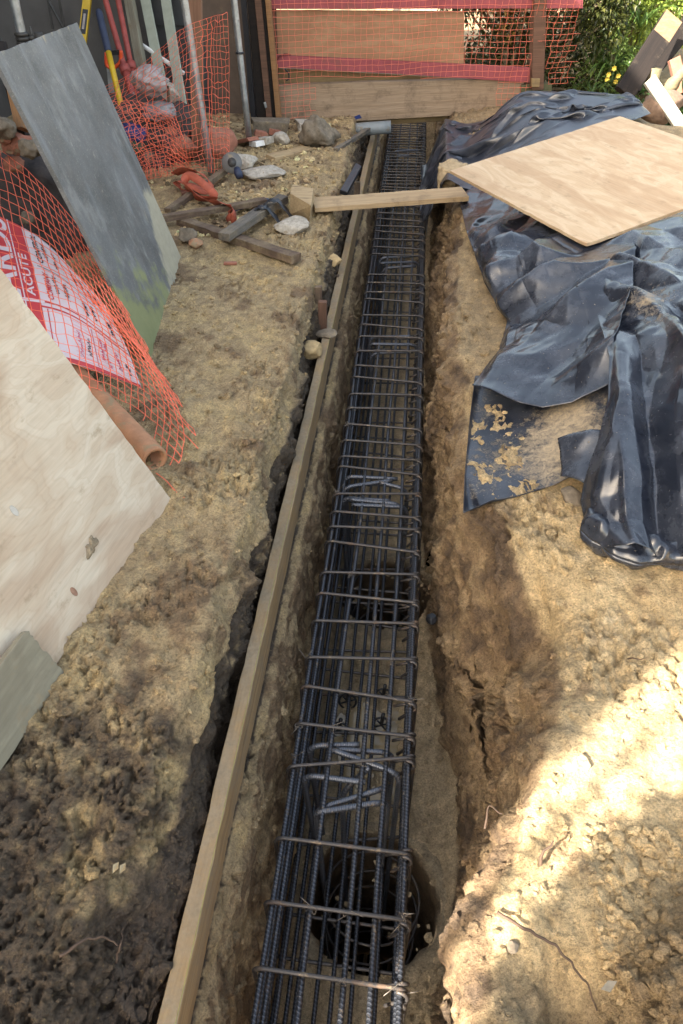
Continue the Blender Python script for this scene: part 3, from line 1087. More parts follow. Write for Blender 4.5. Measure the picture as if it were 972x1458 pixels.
# form board along the left side of the trench
bw = .043
xb = -.426
beam("form_board", "long muddy form board on edge down the left side of the trench", "board",
     (xb + .002, .12, -.275), (xb - .005, 7.75, -.275), bw, .15, FORM, bevel=.003, warp=.006, chip=.0035)
mb = MB()
ys = np.linspace(.2, 7.5, 60)
mb.tube([(xb + .0205 + .002 * math.sin(yy * 2.1), yy, -.1965 + .006 * math.sin((yy / 7.75 - .5) * 3.1) * 0 + .004) for yy in ys], .0009, 5)
tag(mb.build("string_line", STRING, None, True), "thin yellow green string line stretched along the top of the form board", "string")


def peg(px, py, label, h=.22, lift=-.02, mat=POSTWOOD, w=.045):
    p = atz(px, py, lift)
    return beam("timber_peg", label, "peg", (p[0], p[1], lift - h), (p[0] + .004, p[1], lift), w, w * .8, mat, up=(0, 1, .01), chip=.003)


peg(458, 428, "reddish timber peg standing between the bank and the form board", .30, -.05)
peg(452, 408, "short dark timber peg at the bank edge behind the reddish peg", .2, -.02, SCRAP, .04)
peg(508, 258, "small timber peg near the black felt scrap by the form board", .22, -.05, SCRAP, .04)

# plank that crosses the trench, and the offcut block at its end
a0, a1 = atz(446, 292, .045), atz(662, 276, .075)
beam("crossing_plank", "sawn plank laid flat across the trench over the steel cage", "plank", a0, a1, .19, .030, PLANK, chip=.002, bevel=.002)
bp = atz(430, 312, .0)
mb = MB()
c0, c1, c2, c3 = (atz(*q) for q in ((411, 306, .0), (440, 316, .0), (449, 300, .0), (420, 290, .0)))
q0, q1, q2, q3 = (atz(*q) for q in ((413, 275, .14), (443, 293, .14), (446, 268, .14), (416, 262, .14)))
mb.add([c0, c1, c2, c3, q0, q1, q2, q3], [(3, 2, 1, 0), (4, 5, 6, 7), (0, 1, 5, 4), (1, 2, 6, 5), (2, 3, 7, 6), (3, 0, 4, 7)])
tag(mb.build("timber_block", BLOCK, None, False, None, .004), "pale sawn timber block standing at the left end of the crossing plank", "block")

# scrap timbers on the left bank


def px_beam(name, label, p, q, w, h, mat, group=None, **kw):
    a = P3(*p[:2], lift=p[2])
    b = P3(*q[:2], lift=q[2])
    return beam(name, label, "timber", a, b, w, h, mat, group=group, chip=kw.get('chip', .006), bevel=.003, warp=kw.get('warp', .004))


px_beam("timber_scrap", "brown muddy batten lying lowest of the crossed scraps, pointing at the trench", (258, 314, .02), (422, 369, .03), .07, .045, SCRAP)
px_beam("timber_scrap", "long thin dark batten with a pale edge resting on the brown batten", (225, 311, .06), (378, 286, .05), .05, .035, SCRAP)
px_beam("timber_scrap", "thick weathered grey batten wrapped in black film, topmost of the crossed scraps", (318, 338, .085), (404, 282, .06), .075, .045, SCRAP_GREY)
px_beam("timber_scrap", "narrow dark stick passing under the orange strap beside the netting", (238, 300, .02), (328, 239, .06), .045, .035, SCRAP)
px_beam("timber_scrap", "flat pale board half buried in front of the far rubble", (385, 226, .005), (438, 211, .01), .12, .03, BLOCK)
px_beam("timber_scrap", "blue painted dark lath lying just behind the grey batten", (330, 300, .03), (380, 283, .04), .04, .02, m_plain("blue_lath", (.05, .065, .10), .5, 0, .3, 20, .2, dirt=(.2, .16, .11)))
px_beam("timber_scrap", "slim stripped lath lying by the far end of the form board", (478, 215, .0), (527, 182, .03), .04, .03, SCRAP_GREY)

# black film wrapped over the grey batten
mb = MB()
for (s, off) in ((0, 0), (1, .07)):
    pa = P3(372 + 16 * s, 300 - 10 * s, .10)
    pts = catmull([pa + (-.10, -.05, -.07), pa + (-.05, -.03, .0), pa + (.0, .0, .022), pa + (.05, .01, .0), pa + (.12, -.04, -.06), pa + (.2, -.09, -.075)], 26)
    L = []
    for i, p in enumerate(pts):
        for w in (-.5, -.17, .17, .5):
            L.append(p + np.array([.0, w * .06, .006 * math.sin(i * 1.3 + w * 7)]))
    mb.grid(np.array(L).reshape(26, 4, 3))
o = mb.build("film_strip", BLACKPL, None, True)
so = o.modifiers.new("thick", 'SOLIDIFY')
so.thickness = .002
tag(o, "torn black film strip wrapped around the grey batten on the left bank", "plastic strip")

# ------------------------------------------------------------------ stones and lumps


def stone(px, py, w, label, mat=CONCRETE, flat=.7, name="stone", lift=0, rough=.28, seed=None, long=1.0, rot=0.0, pos=None):
    p = P3(px, py) if pos is None else np.asarray(pos, float)
    rg = np.random.default_rng(int(px * 3 + py * 7 + (seed or 0)))
    v = IV3.copy()
    dirs = rg.normal(size=(9, 3))
    dirs /= np.linalg.norm(dirs, axis=1)[:, None]
    for d in dirs:                                   # knock flats off the lump
        h = rg.uniform(.55, .85)
        k = v @ d
        v = np.where((k > h)[:, None], v - d[None] * (k - h)[:, None] * .85, v)
    v = v * (1 + rough * .5 * fbm(IV3 + rg.random(3) * 50, 2.2, 4, .55, 2))[:, None]
    v = v * np.array([w * .5 * long, w * .5, w * .5 * flat])
    ca, sa = math.cos(rot), math.sin(rot)
    v = v @ np.array([[ca, sa, 0], [-sa, ca, 0], [0, 0, 1]])
    me = np_mesh(name, v, IF3, mat)
    o = link(name, me)
    o.location = p + np.array([0, 0, w * flat * .30 + lift])
    return tag(o, label, "stone" if name == "stone" else name.replace('_', ' '))


stone(417, 328, .21, "pale grey concrete lump in front of the timber block", CONCRETE, .45, long=1.1)
stone(456, 206, .31, "big muddy lump at the far end of the left bank beside the grey pipe", MUDROCK, .9, rough=.75)
stone(402, 203, .17, "grey broken stone left of the big muddy lump", CONCRETE, .6)
stone(345, 238, .20, "dusty grey stone beside the net bottom corner", CONCRETE, .6, long=1.2)
stone(375, 250, .25, "flat dusty stone sunk in the bank in front of the pole", CONCRETE, .3, long=1.3)
stone(268, 343, .13, "rounded brown stone under the crossed scraps", MUDROCK, .8)
stone(279, 352, .09, "small ochre stone beside the rounded brown stone", TERRACOTTA, .7)
stone(462, 489, .10, "small mud lump sitting on top of the form board", MUDROCK, .5, pos=(-.425, 3.56, -.215), long=1.2)
stone(438, 520, .11, "ochre clay lump wedged between bank and form board", m_plain("ochre_lump", (.42, .30, .15), .9, 0, .3, 30, .7), .9, pos=(-.475, 3.33, -.2))
stone(480, 355, .10, "ochre clay lump in the gap under the bank edge by the plank", m_plain("ochre_lump", (.42, .30, .15), .9, 0, .3, 30, .7), .8, pos=(-.468, 4.35, -.15))
stone(645, 228, .27, "rounded straw coloured clay lump under the corner of the plywood", m_plain("straw_lump", (.36, .27, .16), .9, 0, .3, 30, .8), .9, pos=(.25, 5.55, -.06), long=1.0, rough=.6)
stone(628, 208, .12, "cream clay nub at the far right top of the trench cage", m_plain("cream_lump", (.45, .37, .25), .9, 0, .2, 30, .6), .8, pos=(.16, 7.2, -.3))
stone(848, 624, .055, "striped broken stone poking out from the muddy sheet", m_plain("striped_stone", (.40, .33, .24), .8, 0, .5, 60, .6, dirt=(.03, .025, .02)), .6, lift=.03)
stone(815, 712, .10, "dark wet lump beneath the torn edge of the sheeting", MUDROCK, .5)
stone(730, 1140 + 210, .028, "stray clod on the pale clay slope near the bottom edge", MUDROCK, .6)
stone(606, 795, .05, "black rubbery lump beside the cage on the trench floor side", BLACKPL, .9, pos=(.175, 1.98, -.62))


def shard(px, py, l, w, h, rot, mat, label, name="shard", tilt=.3):
    p = P3(px, py)
    R = np.array(Matrix.Rotation(rot, 3, 'Z') @ Matrix.Rotation(tilt, 3, 'Y'))
    mb = MB()
    rg = np.random.default_rng(px * 5 + py)
    vs = []
    for s in ((-1, -1, -1), (1, -1, -1), (1, 1, -1), (-1, 1, -1), (-1, -1, 1), (1, -1, 1), (1, 1, 1), (-1, 1, 1)):
        vs.append(np.array(s) * np.array([l, w, h]) / 2 * (1 + (rg.random(3) - .5) * .35))
    mb.add(vs, [(3, 2, 1, 0), (4, 5, 6, 7), (0, 1, 5, 4), (1, 2, 6, 5), (2, 3, 7, 6), (3, 0, 4, 7)])
    o = mb.build(name, mat, None, False, mat4(R, p + np.array([0, 0, h / 2 + abs(math.sin(tilt)) * l * .4])), .004)
    return tag(o, label, name.replace('_', ' '))


shard(352, 207, .20, .09, .03, 2.3, BRICK, "flat red brick shard left of the pole foot", "brick_shard")
shard(366, 210, .12, .08, .04, 2.2, WHITE, "white tile shard at the foot of the pole", "tile_shard", .2)
shard(378, 207, .13, .08, .05, 2.4, CONCRETE, "tan stone slab piece right of the white tile shard", "stone_shard", .2)
shard(392, 196, .08, .06, .05, 1.0, BRICK, "small orange brick fragment behind the tan slab piece", "brick_shard")
shard(372, 197, .10, .07, .04, .4, BRICK, "curved orange tile fragment just right of the pole", "tile_shard")
shard(328, 377, .07, .025, .015, .2, BRICK, "thin orange brick sliver lying on open soil", "brick_shard", .05)
shard(440, 185, .22, .16, .06, .3, CONCRETE, "grey concrete slab piece under the netting corner", "concrete_shard", .05)
shard(385, 190, .30, .14, .10, .1, MUDROCK, "brown masonry piece behind the tile shards", "masonry_shard", .0)

# ------------------------------------------------------------------ leaning sheets on the left bank


def sheet(name, label, cat, A, e, u, W, L, th, mat, chip=0.0, n=24, worn=0.0):
    """rectangular board: corner A, unit edge e (width W), unit edge u (length L); local X runs along e"""
    e, u = np.asarray(e, float), np.asarray(u, float)
    e = e / np.linalg.norm(e)
    nrm = np.cross(e, u)
    nrm /= np.linalg.norm(nrm)
    u = np.cross(nrm, e)
    R = np.stack([e, u, nrm], 1)
    rg = np.random.default_rng(int(W * 1000 + L * 77))
    # outline with slightly bruised edges
    out = []
    for k in range(n):
        out.append((W * k / n, 0))
    for k in range(n):
        out.append((W, L * k / n))
    for k in range(n):
        out.append((W - W * k / n, L))
    for k in range(n):
        out.append((0, L - L * k / n))
    out = np.array(out)
    c = np.array([W / 2, L / 2])
    d = np.abs(rg.normal(size=len(out))) * chip
    out = out + (c - out) / np.linalg.norm(c - out, axis=1)[:, None] * d[:, None]
    for q in (0, n, 2 * n, 3 * n):
        out[q] += (c - out[q]) * worn * rg.random()
    mb = MB()
    mb.prism([(x, y, -th / 2) for x, y in out], (0, 0, th))
    o = mb.build(name, mat, None, False, mat4(R, A), .0015)
    return tag(o, label, cat), R


# weathered grey form-ply
t = NT("weathered_formply")
o_ = t.tc()
col = t.mix(t.ramp(t.noise(o_, 2.6, 6, .6), [(.35, 0.), (.65, 1.)]), (.078, .077, .074), (.148, .150, .152))
col = t.mix(t.ramp(t.noise(t.mapping((9, 2.2, 9), (2, 1, 0), (0, 0, .4)), 1.0, 6, .6), [(.55, 0.), (.68, .35)]), col, (.28, .295, .32))
scr = t.ramp(t.noise(t.mapping((26, 9, 20), (0, 3, 0), (0, 0, .6)), 1.0, 5, .62, .6), [(.65, 0.), (.70, .6)])
col = t.mix(scr, col, (.38, .36, .31))
col = t.mix(t.ramp(t.noise(o_, 130, 4, .7), [(.57, 0.), (.67, .5)]), col, (.33, .32, .29))
col = t.mix(t.math('MULTIPLY', t.ramp(t.noise(t.mapping((2.2, 1.3, 1), (8, 1, 0)), 2.4, 7, .68), [(.54, 0.), (.62, 1.)]), .35), col, (.30, .295, .28))
sp = t.n('ShaderNodeSeparateXYZ')
t.lk(o_, sp.inputs[0])
nz = t.noise(o_, 5.5, 6, .6)
# ragged worn band along the top edge and mud along the foot
top = t.ramp(t.math('ADD', t.math('MULTIPLY', t.math('SUBTRACT', sp.outputs[1], 1.12), 2.2), t.math('MULTIPLY', t.noise(t.mapping((16, 3, 9)), 1.0, 5, .6), .62)), [(.62, 0.), (.70, 1.)])
col = t.mix(t.math('MULTIPLY', top, .85), col, (.40, .325, .21))
k = t.math('ADD', t.math('SUBTRACT', .34, t.math('MULTIPLY', t.math('ADD', sp.outputs[1], t.math('MULTIPLY', sp.outputs[0], .42)), .62)), t.math('MULTIPLY', nz, .80))
col = t.mix(t.math('MULTIPLY', t.ramp(k, [(.46, 0.), (.56, 1.)]), .9), col, t.mix(nz, (.15, .165, .06), (.27, .28, .13)))
rt = t.math('ADD', t.math('SUBTRACT', t.math('MULTIPLY', sp.outputs[0], .72), t.math('MULTIPLY', sp.outputs[1], .62)), t.math('MULTIPLY', t.noise(t.mapping((3.2, 1.6, 3), (3, 0, 0), (0, 0, .5)), 1.3, 6, .65), .65))
col = t.mix(t.math('MULTIPLY', t.ramp(rt, [(.76, 0.), (.82, 1.)]), .9), col, t.mix(t.noise(o_, 30, 5), (.30, .27, .19), (.46, .41, .30)))
FORMPLY = t.out(col, t.ramp(t.noise(o_, 8, 6, .7), [(.3, .46), (.7, .74)]), t.bump(t.noise(o_, 70, 6, .7), .25, .003), spec=.5)

A = np.array([-1.172, 2.885, .0])
yaw, bp, ln = 1.690, -.055, 1.275
e = np.array([math.cos(yaw) * math.cos(bp), math.sin(yaw) * math.cos(bp), math.sin(bp)])
h = np.array([-math.sin(yaw), math.cos(yaw), 0])
z = np.cross(e, h)
z /= np.linalg.norm(z)
h2 = np.cross(z, e)
u = h2 * math.cos(ln) + z * math.sin(ln)
sheet("formply_board", "weathered grey plywood board with green algae at its foot, leaning over the netting", "board", A - u * .02, e, u, 1.15, 1.255, .018, FORMPLY, .003, 30, .02)

# pale plywood sheet leaning at the near left
A2 = np.array([-.800, 1.925, -.01])
B2 = atz(80, 945, -.01)
e2 = (B2 - A2) / np.linalg.norm(B2 - A2)
d = ray(0, 385)
T = CAM + d * (np.dot(A2 - CAM, e2) / np.dot(d, e2))
u2 = (T - A2) / np.linalg.norm(T - A2)
sheet("plywood_sheet", "clean pale pine plywood sheet with knots leaning at the left edge of the picture", "plywood", A2, e2, u2, 1.22, 1.22, .017, PLY_LEFT, .003, 40, .02)
R2 = np.stack([e2, np.cross(np.cross(e2, u2), e2), np.cross(e2, u2)], 1)
nf = R2[:, 2] * (1 if R2[2, 2] > 0 else -1)


def on_ply(px, py, lift=.011):
    return atplane(px, py, A2, nf) + nf * lift


# splash of clay stuck to the sheet, and knots
SPLASH = m_plain("dried_clay", (.23, .175, .11), .9, 0, .4, 60, .7)
p = on_ply(127, 779, .0095)
mb = MB()
rg = np.random.default_rng(3)
ring = []
for k in range(36):
    a = 2 * math.pi * k / 36
    r = .020 * (1 + .45 * math.sin(2 * a + .6) + .25 * math.sin(5 * a) + .25 * rg.random())
    ring.append((r * math.cos(a) * 1.25, r * math.sin(a)))
ra = frame(e2 * .75 - u2 * .55, u2)
vs = [p + ra[:, 0] * x + ra[:, 1] * y for x, y in ring] + [p + ra[:, 0] * x * .6 + ra[:, 1] * y * .6 + nf * (.004 + .003 * rg.random()) for x, y in ring] + [p + nf * .005]
mb.add(vs, [(k, (k + 1) % 36, 36 + (k + 1) % 36, 36 + k) for k in range(36)] + [(36 + k, 36 + (k + 1) % 36, 72) for k in range(36)])
tag(mb.build("mud_splash", SPLASH), "clay splash stuck to the pale plywood sheet", "mud splash")
KNOT = m_plain("knot", (.30, .16, .10), .6, 0, .3, 60, .1)
KNOTLIGHT = m_plain("knot_plug", (.50, .46, .40), .6, 0, .1, 60, .1)
ply_o = bpy.data.objects["plywood_sheet"]
for (px, py, mm, r) in ((17, 728, KNOTLIGHT, .011), (102, 843, KNOT, .010)):
    p = on_ply(px, py, .0092)
    mb = MB()
    th = [2 * math.pi * k / 20 for k in range(20)]
    mb.add([p + (e2 * math.cos(a) * r * .8 + R2[:, 1] * math.sin(a) * r * 1.5) for a in th], [tuple(range(20))])
    mb.tube([p + nf * .0006 + (e2 * math.cos(a) * r * .85 + R2[:, 1] * math.sin(a) * r * 1.55) for a in th], .0008, 4, closed=True)
    mb.build("knot", mm, ply_o)

# grey offcut in front of it
A3, B3 = atz(-12, 1112, -.02), atz(90, 958, -.02)
e3 = (B3 - A3) / np.linalg.norm(B3 - A3)
d = ray(35, 895)
T = CAM + d * (np.dot(B3 - CAM, e3) / np.dot(d, e3))
u3 = (T - B3) / np.linalg.norm(T - B3)
sheet("plywood_offcut", "small grey muddy plywood offcut propped against the foot of the pale sheet", "plywood", B3, -e3, u3, .62, np.linalg.norm(T - B3) + .0, .020, GREY_PLANK, .004, 20, .03)

# terracotta drain pipe
p0, p1 = atz(138, 568, .055), atz(221, 655, .055)
dv = (p1 - p0) / np.linalg.norm(p1 - p0)
p0 = p0 - dv * .35
mb = MB()
R = frame(dv, (0, 0, 1))
L = np.linalg.norm(p1 - p0)
prof = [(0, .050), (L - .004, .050), (L, .048), (L, .038), (L - .25, .037)]
n = 28
for (x, r) in prof:
    for k in range(n):
        a = 2 * math.pi * k / n
        mb.v.append((x, r * math.cos(a) * 1.0 + (random.random() - .5) * .003 * (x > L - .01), r * math.sin(a)))
        mb.att.append(0)
for i in range(len(prof) - 1):
    for k in range(n):
        l = (k + 1) % n
        mb.f.append((i * n + k, i * n + l, (i + 1) * n + l, (i + 1) * n + k))
tag(mb.build("clay_pipe", TERRACOTTA, None, True, mat4(R, p0)), "short broken terracotta drain pipe poking out beside the plywood sheet", "pipe")

# ------------------------------------------------------------------ hazard board (flat printed sheet) under the netting
SG = [[(-48, 288, .44), (55, 338, .41), (146, 432, .30)],
      [(-36, 398, .32), (82, 418, .31), (176, 488, .19)],
      [(-10, 508, .17), (100, 517, .13), (201, 552, .03)]]
SGW = np.array([[atz(*q) for q in row] for row in SG])
NSU, NSV = 40, 60
SS = surf(SGW, NSU, NSV)


def sgp(s, tt, lift=0.0):
    """point on the board: s 0..1 picture left to right, tt 0..1 top to bottom"""
    a, b = np.clip(tt, 0, 1) * (NSU - 1), np.clip(s, 0, 1) * (NSV - 1)
    i, j = min(int(a), NSU - 2), min(int(b), NSV - 2)
    fa, fb = a - i, b - j
    p = (SS[i, j] * (1 - fa) * (1 - fb) + SS[i + 1, j] * fa * (1 - fb) + SS[i, j + 1] * (1 - fa) * fb + SS[i + 1, j + 1] * fa * fb)
    nn = np.cross(SS[i, j + 1] - SS[i, j], SS[i + 1, j] - SS[i, j])
    nn /= np.linalg.norm(nn)
    if nn[2] < 0:
        nn = -nn
    return p + nn * lift


mb = MB()
mb.grid(SS)
board = mb.build("hazard_board", SIGNWHITE, None, True)
so = board.modifiers.new("thick", 'SOLIDIFY')
so.thickness = .004
so.offset = 1
tag(board, "white site hazard board with red lettering lying bowed under the orange netting", "sign")


def patch(name, mat, s0, s1, t0, t1, lift=.0025, skew=0.0):
    a, b = max(2, int((t1 - t0) * 36)), max(2, int((s1 - s0) * 50))
    G = np.array([[sgp(s + skew * tt, tt, lift) for s in np.linspace(s0, s1, b + 1)] for tt in np.linspace(t0, t1, a + 1)])
    m_ = MB()
    m_.grid(G)
    return m_.build(name, mat, board, True)


patch("red_band", SIGNRED, .02, .375, .0, 1.0, .002)
patch("red_stripe", SIGNRED, .375, 1.0, .592, .603, .0022)
patch("red_stripe", SIGNRED, .375, 1.0, .628, .640, .0022)
patch("red_border", SIGNRED, .0, 1.0, .965, 1.0, .0026)
patch("red_border", SIGNRED, .405, .412, .645, .965, .0026)
patch("red_border", SIGNRED, .705, .711, .65, .96, .0026)
patch("white_panel", SIGNWHITE, .278, .286, .0, 1.0, .0032)
patch("white_panel", SIGNWHITE, .04, .40, .59, .612, .0034)


def lettering(txt, mat, s_base, s_top, t0, t1, lift=.0042, name="lettering"):
    """text reading upwards (picture bottom to top); letters span t0 (bottom end) to t1"""
    cu = bpy.data.curves.new("tmp", 'FONT')
    cu.body = txt
    cu.resolution_u = 3
    cu.offset = .02
    ob = bpy.data.objects.new("tmp", cu)
    COL.objects.link(ob)
    dg = bpy.context.evaluated_depsgraph_get()
    me = bpy.data.meshes.new_from_object(ob.evaluated_get(dg))
    bpy.data.objects.remove(ob)
    v = np.array([q.co[:] for q in me.vertices])
    lo, hi = v.min(0), v.max(0)
    q = (v - lo) / np.maximum(hi - lo, 1e-6)
    for k, vert in enumerate(me.vertices):
        vert.co = sgp(s_base + (s_top - s_base) * q[k, 1], t0 + (t1 - t0) * q[k, 0], lift)
    me.materials.clear()
    me.materials.append(mat)
    return link(name, me, board)


lettering("HAZARDS", SIGNWHITE, .268, .10, 1.0, .02)
lettering("ACUTE", SIGNWHITE, .352, .298, .57, .26)
lettering("CONTROL", SIGNBLACK, .465, .425, .28, .03)
lettering("COMPANY", SIGNRED, .468, .428, .57, .36)
patch("ruled_line", SIGNBLACK, .41, 1.0, .318, .323, .0032)
for tt in np.linspace(.67, .95, 11):
    patch("ruled_line", m_plain("rule_pink", srgb(206, 150, 175), .5, 0, 0, 5, 0), .56, .99, tt, tt + .0035, .003)


def scribble(s, tt, w, hgt, mat, seed, r=.0011):
    rg = np.random.default_rng(seed)
    pts = []
    m_ = MB()
    for k in range(int(w * 170)):
        pts.append(sgp(s + (rg.random() - .5) * hgt, tt - w * k / (w * 170), .0045))
    if len(pts) > 3:
        m_.tube(catmull(pts, len(pts) * 4), r, 4)
        m_.build("handwriting", mat, board)


k = 0
for s in (.50, .57, .64, .71, .78, .85, .92):
    for (t0, w) in ((.27, .16), (.55, .15)):
        if random.random() < .85:
            scribble(s, t0 - random.random() * .05, w, .035, SIGNBLACK, 90 + k)
        k += 1
for (s, t0, w, mt) in ((.60, .93, .2, SIGNPINK), (.66, .9, .15, SIGNBLACK), (.76, .88, .2, SIGNPINK), (.80, .92, .22, SIGNPINK), (.88, .9, .18, SIGNPINK), (.95, .9, .12, SIGNBLACK)):
    scribble(s, t0, w, .03, mt, 300 + k)
    k += 1

# ------------------------------------------------------------------ orange safety netting


def net(name, label, Sf, nu, nv, r, mat, keep=None, flat=.45, jit=.004):
    """diamond-free square netting on the smooth surface Sf (U x V x 3): nu rows and nv columns of strands"""
    U, V, _ = Sf.shape

    def at(a, b):
        a, b = a * (U - 1), b * (V - 1)
        i = np.clip(a.astype(int), 0, U - 2)
        j = np.clip(b.astype(int), 0, V - 2)
        fa, fb = (a - i)[:, None], (b - j)[:, None]
        return Sf[i, j] * (1 - fa) * (1 - fb) + Sf[i + 1, j] * fa * (1 - fb) + Sf[i, j + 1] * (1 - fa) * fb + Sf[i + 1, j + 1] * fa * fb
    rg = np.random.default_rng(nu * 31 + nv)
    du, dvv = rg.normal(size=(nu + 1, nv + 1)) * jit, rg.normal(size=(nu + 1, nv + 1)) * jit
    aa = (np.arange(nu + 1)[:, None] / nu + du).clip(0, 1)
    bb = (np.arange(nv + 1)[None] / nv + dvv).clip(0, 1)
    N = at(aa.ravel(), bb.ravel()).reshape(nu + 1, nv + 1, 3)
    ok = np.ones((nu + 1, nv + 1), bool) if keep is None else keep(aa, bb, N)
    mb = MB()
    for lines, okk, rr in ((N, ok, r), (np.swapaxes(N, 0, 1), ok.T, r * .85)):
        for i in range(lines.shape[0]):
            run = []
            for j in list(range(lines.shape[1])) + [None]:
                if j is not None and okk[i, j]:
                    run.append(lines[i, j])
                else:
                    if len(run) > 1:
                        mb.tube(catmull(run, len(run) * 2 - 1), rr, 4, flat=flat)
                    run = []
    o = mb.build(name, mat, None, True)
    return tag(o, label, "netting")


N1 = [[(-60, 180, .56), (30, 235, .50), (118, 330, .42), (160, 405, .30)],
      [(-62, 292, .50), (58, 341, .455), (150, 430, .345), (222, 515, .10)],
      [(-60, 397, .39), (82, 416, .355), (180, 486, .245), (254, 568, .035)],
      [(-40, 503, .27), (100, 514, .185), (196, 556, .075), (282, 636, .02)],
      [(40, 610, .12), (120, 620, .04), (190, 650, .02), (262, 708, .015)]]
S1 = surf(np.array([[atz(*q) for q in row] for row in N1]), 80, 80)
S1[..., 2] += .006 * np.sin(np.arange(80)[:, None] * .5) * np.cos(np.arange(80)[None] * .37)
rg = np.random.default_rng(5)
ragged = rg.random(200)


def keep1(a, b, N):
    n1 = ragged[(np.arange(a.shape[0]) * 7) % 200][:, None] * np.ones_like(b)
    return ~((a > .93) & (n1 > .45)) & ~((b > .96) & (n1 > .5)) & ~((a > .86) & (b < .75) & (n1 > .8))


net("safety_netting", "orange plastic netting draped over the white hazard board and trailing onto the soil", S1, 29, 27, .0021, NET, keep1, jit=.003)

# netting hung on the scaffold pole
Y0 = 5.40
N2p = [[(140, 128), (185, 105), (235, 62), (262, 38), (300, 24), (322, 18)],
       [(128, 165), (185, 140), (235, 110), (265, 90), (300, 78), (324, 80)],
       [(150, 195), (190, 185), (238, 165), (268, 150), (302, 145), (325, 150)],
       [(175, 228), (205, 222), (245, 212), (275, 205), (304, 200), (326, 205)],
       [(190, 262), (215, 254), (255, 246), (280, 246), (306, 246), (327, 252)]]
N2d = [[.25, .10, -.02, -.07, .05, .02], [.05, .22, .10, -.10, .12, .0], [-.15, .02, .22, -.12, .12, .03], [-.18, -.05, .08, -.14, .10, .05], [-.20, -.12, -.04, -.10, .02, .08]]
S2 = surf(np.array([[aty(px, py, Y0 + N2d[i][j]) for j, (px, py) in enumerate(row)] for i, row in enumerate(N2p)]), 90, 90)
ii, jj = np.meshgrid(np.linspace(0, 1, 90), np.linspace(0, 1, 90), indexing='ij')
S2[..., 1] += .05 * np.sin(jj * 26 + ii * 3) * (jj > .5) * (jj - .45) * 1.4
S2[..., 1] += .05 * np.sin(jj * 9 + ii * 14) * (1 - jj)
S2[..., 2] = np.maximum(S2[..., 2], .015)
net("safety_netting", "bright orange netting tied to the scaffold pole and bunched over the rubble", S2, 26, 25, .0026, NET, None, jit=.006)
# a second, loosely fallen fold of the same net
N3p = [[(140, 150), (180, 142), (215, 150), (250, 165)],
       [(165, 190), (200, 175), (235, 180), (262, 200)],
       [(190, 235), (215, 215), (245, 222), (270, 240)],
       [(196, 262), (222, 252), (250, 247), (275, 250)]]
S3 = surf(np.array([[aty(px, py, 5.16 + .12 * ((i + j) % 2)) for j, (px, py) in enumerate(row)] for i, row in enumerate(N3p)]), 60, 60)
S3[..., 2] = np.maximum(S3[..., 2], .02)
net("safety_netting", "slack second layer of orange netting slumped beside the grey board", S3, 15, 15, .0025, NET, None, jit=.012)
# crumpled scrap right of the far end of the soil
S4 = surf(np.array([[P3(*q) for q in row] for row in ([(236, 585, .02), (255, 590, .03), (272, 600, .02)], [(240, 640, .015), (256, 645, .02), (270, 640, .02)], [(232, 690, .015), (244, 700, .015), (252, 690, .015)])]), 30, 30)

# ------------------------------------------------------------------ scaffold poles


def pole(px, py, label, toppx=None, z0=-.04, zt=4.6, r=.0242, cap=None):
    b = atz(px, py, 0)
    lean = np.array([0, 0, 1.0])
    if toppx is not None:
        q = aty(toppx[0], toppx[1], b[1] + toppx[2])
        lean = (q - b) / (q - b)[2]
    t = thing("scaffold_pole", label, "scaffold pole", b)
    mb = MB()
    mb.tube([b + lean * z for z in np.linspace(z0, zt, 14)], r, 20)
    mb.build("tube", GALV, t, True)
    return t, b, lean


def coupler(t, c, ang=0.0):
    mb = MB()
    th = np.linspace(0, 2 * math.pi, 25)[:-1]
    for dz in (-.024, 0.0, .024):
        mb.tube([c + np.array([.032 * math.cos(a), .032 * math.sin(a), dz]) for a in th], .0125, 8, closed=True)
    d = np.array([math.cos(ang), math.sin(ang), 0])
    mb.tube([c + d * .03, c + d * .095], .016, 10)
    mb.box(c + d * .1, (.05, .05, .06), frame(d, (0, 0, 1)))
    mb.tube([c + d * .06 + (0, 0, -.05), c + d * .06 + (0, 0, .06)], .007, 6)
    mb.build("coupler", STEEL_DARK, t, True)


t_, b_, l_ = pole(301, 250, "galvanised scaffold pole standing inside the hung orange netting", (262, 0, 0))
coupler(t_, b_ + l_ * 1.12, 2.6)
t_, b_, l_ = pole(355, 203, "slim galvanised pole standing between the netting and the dark gate post", (333, 0, 0))
mb = MB()
th = np.linspace(0, 2 * math.pi, 17)[:-1]
mb.tube([b_ + l_ * .62 + np.array([.027 * math.cos(a), .027 * math.sin(a), 0]) for a in th], .008, 6, closed=True)
mb.build("tape_band", BLACKPL, t_, True)
q = aty(20, 0, 5.2)
b0 = np.array([q[0] + .02, 5.2, 0])
t_ = thing("scaffold_pole", "thick galvanised scaffold pole behind the top of the grey board", "scaffold pole", b0)
mb = MB()
qq = aty(33, 60, 5.2)
lean = (q - qq) / (q - qq)[2]
b0 = qq - lean * qq[2]
mb.tube([b0 + lean * z for z in np.linspace(-.04, 4.6, 14)], .029, 20)
mb.build("tube", GALV, t_, True)
coupler(t_, qq + lean * .02, .4)

# ------------------------------------------------------------------ house, gate post and tools at the left
house = thing("house", "grey walled house with a dark boarded section at the far left, unseen side wall added for shade", "house", (-3.65, 2.3, 0))
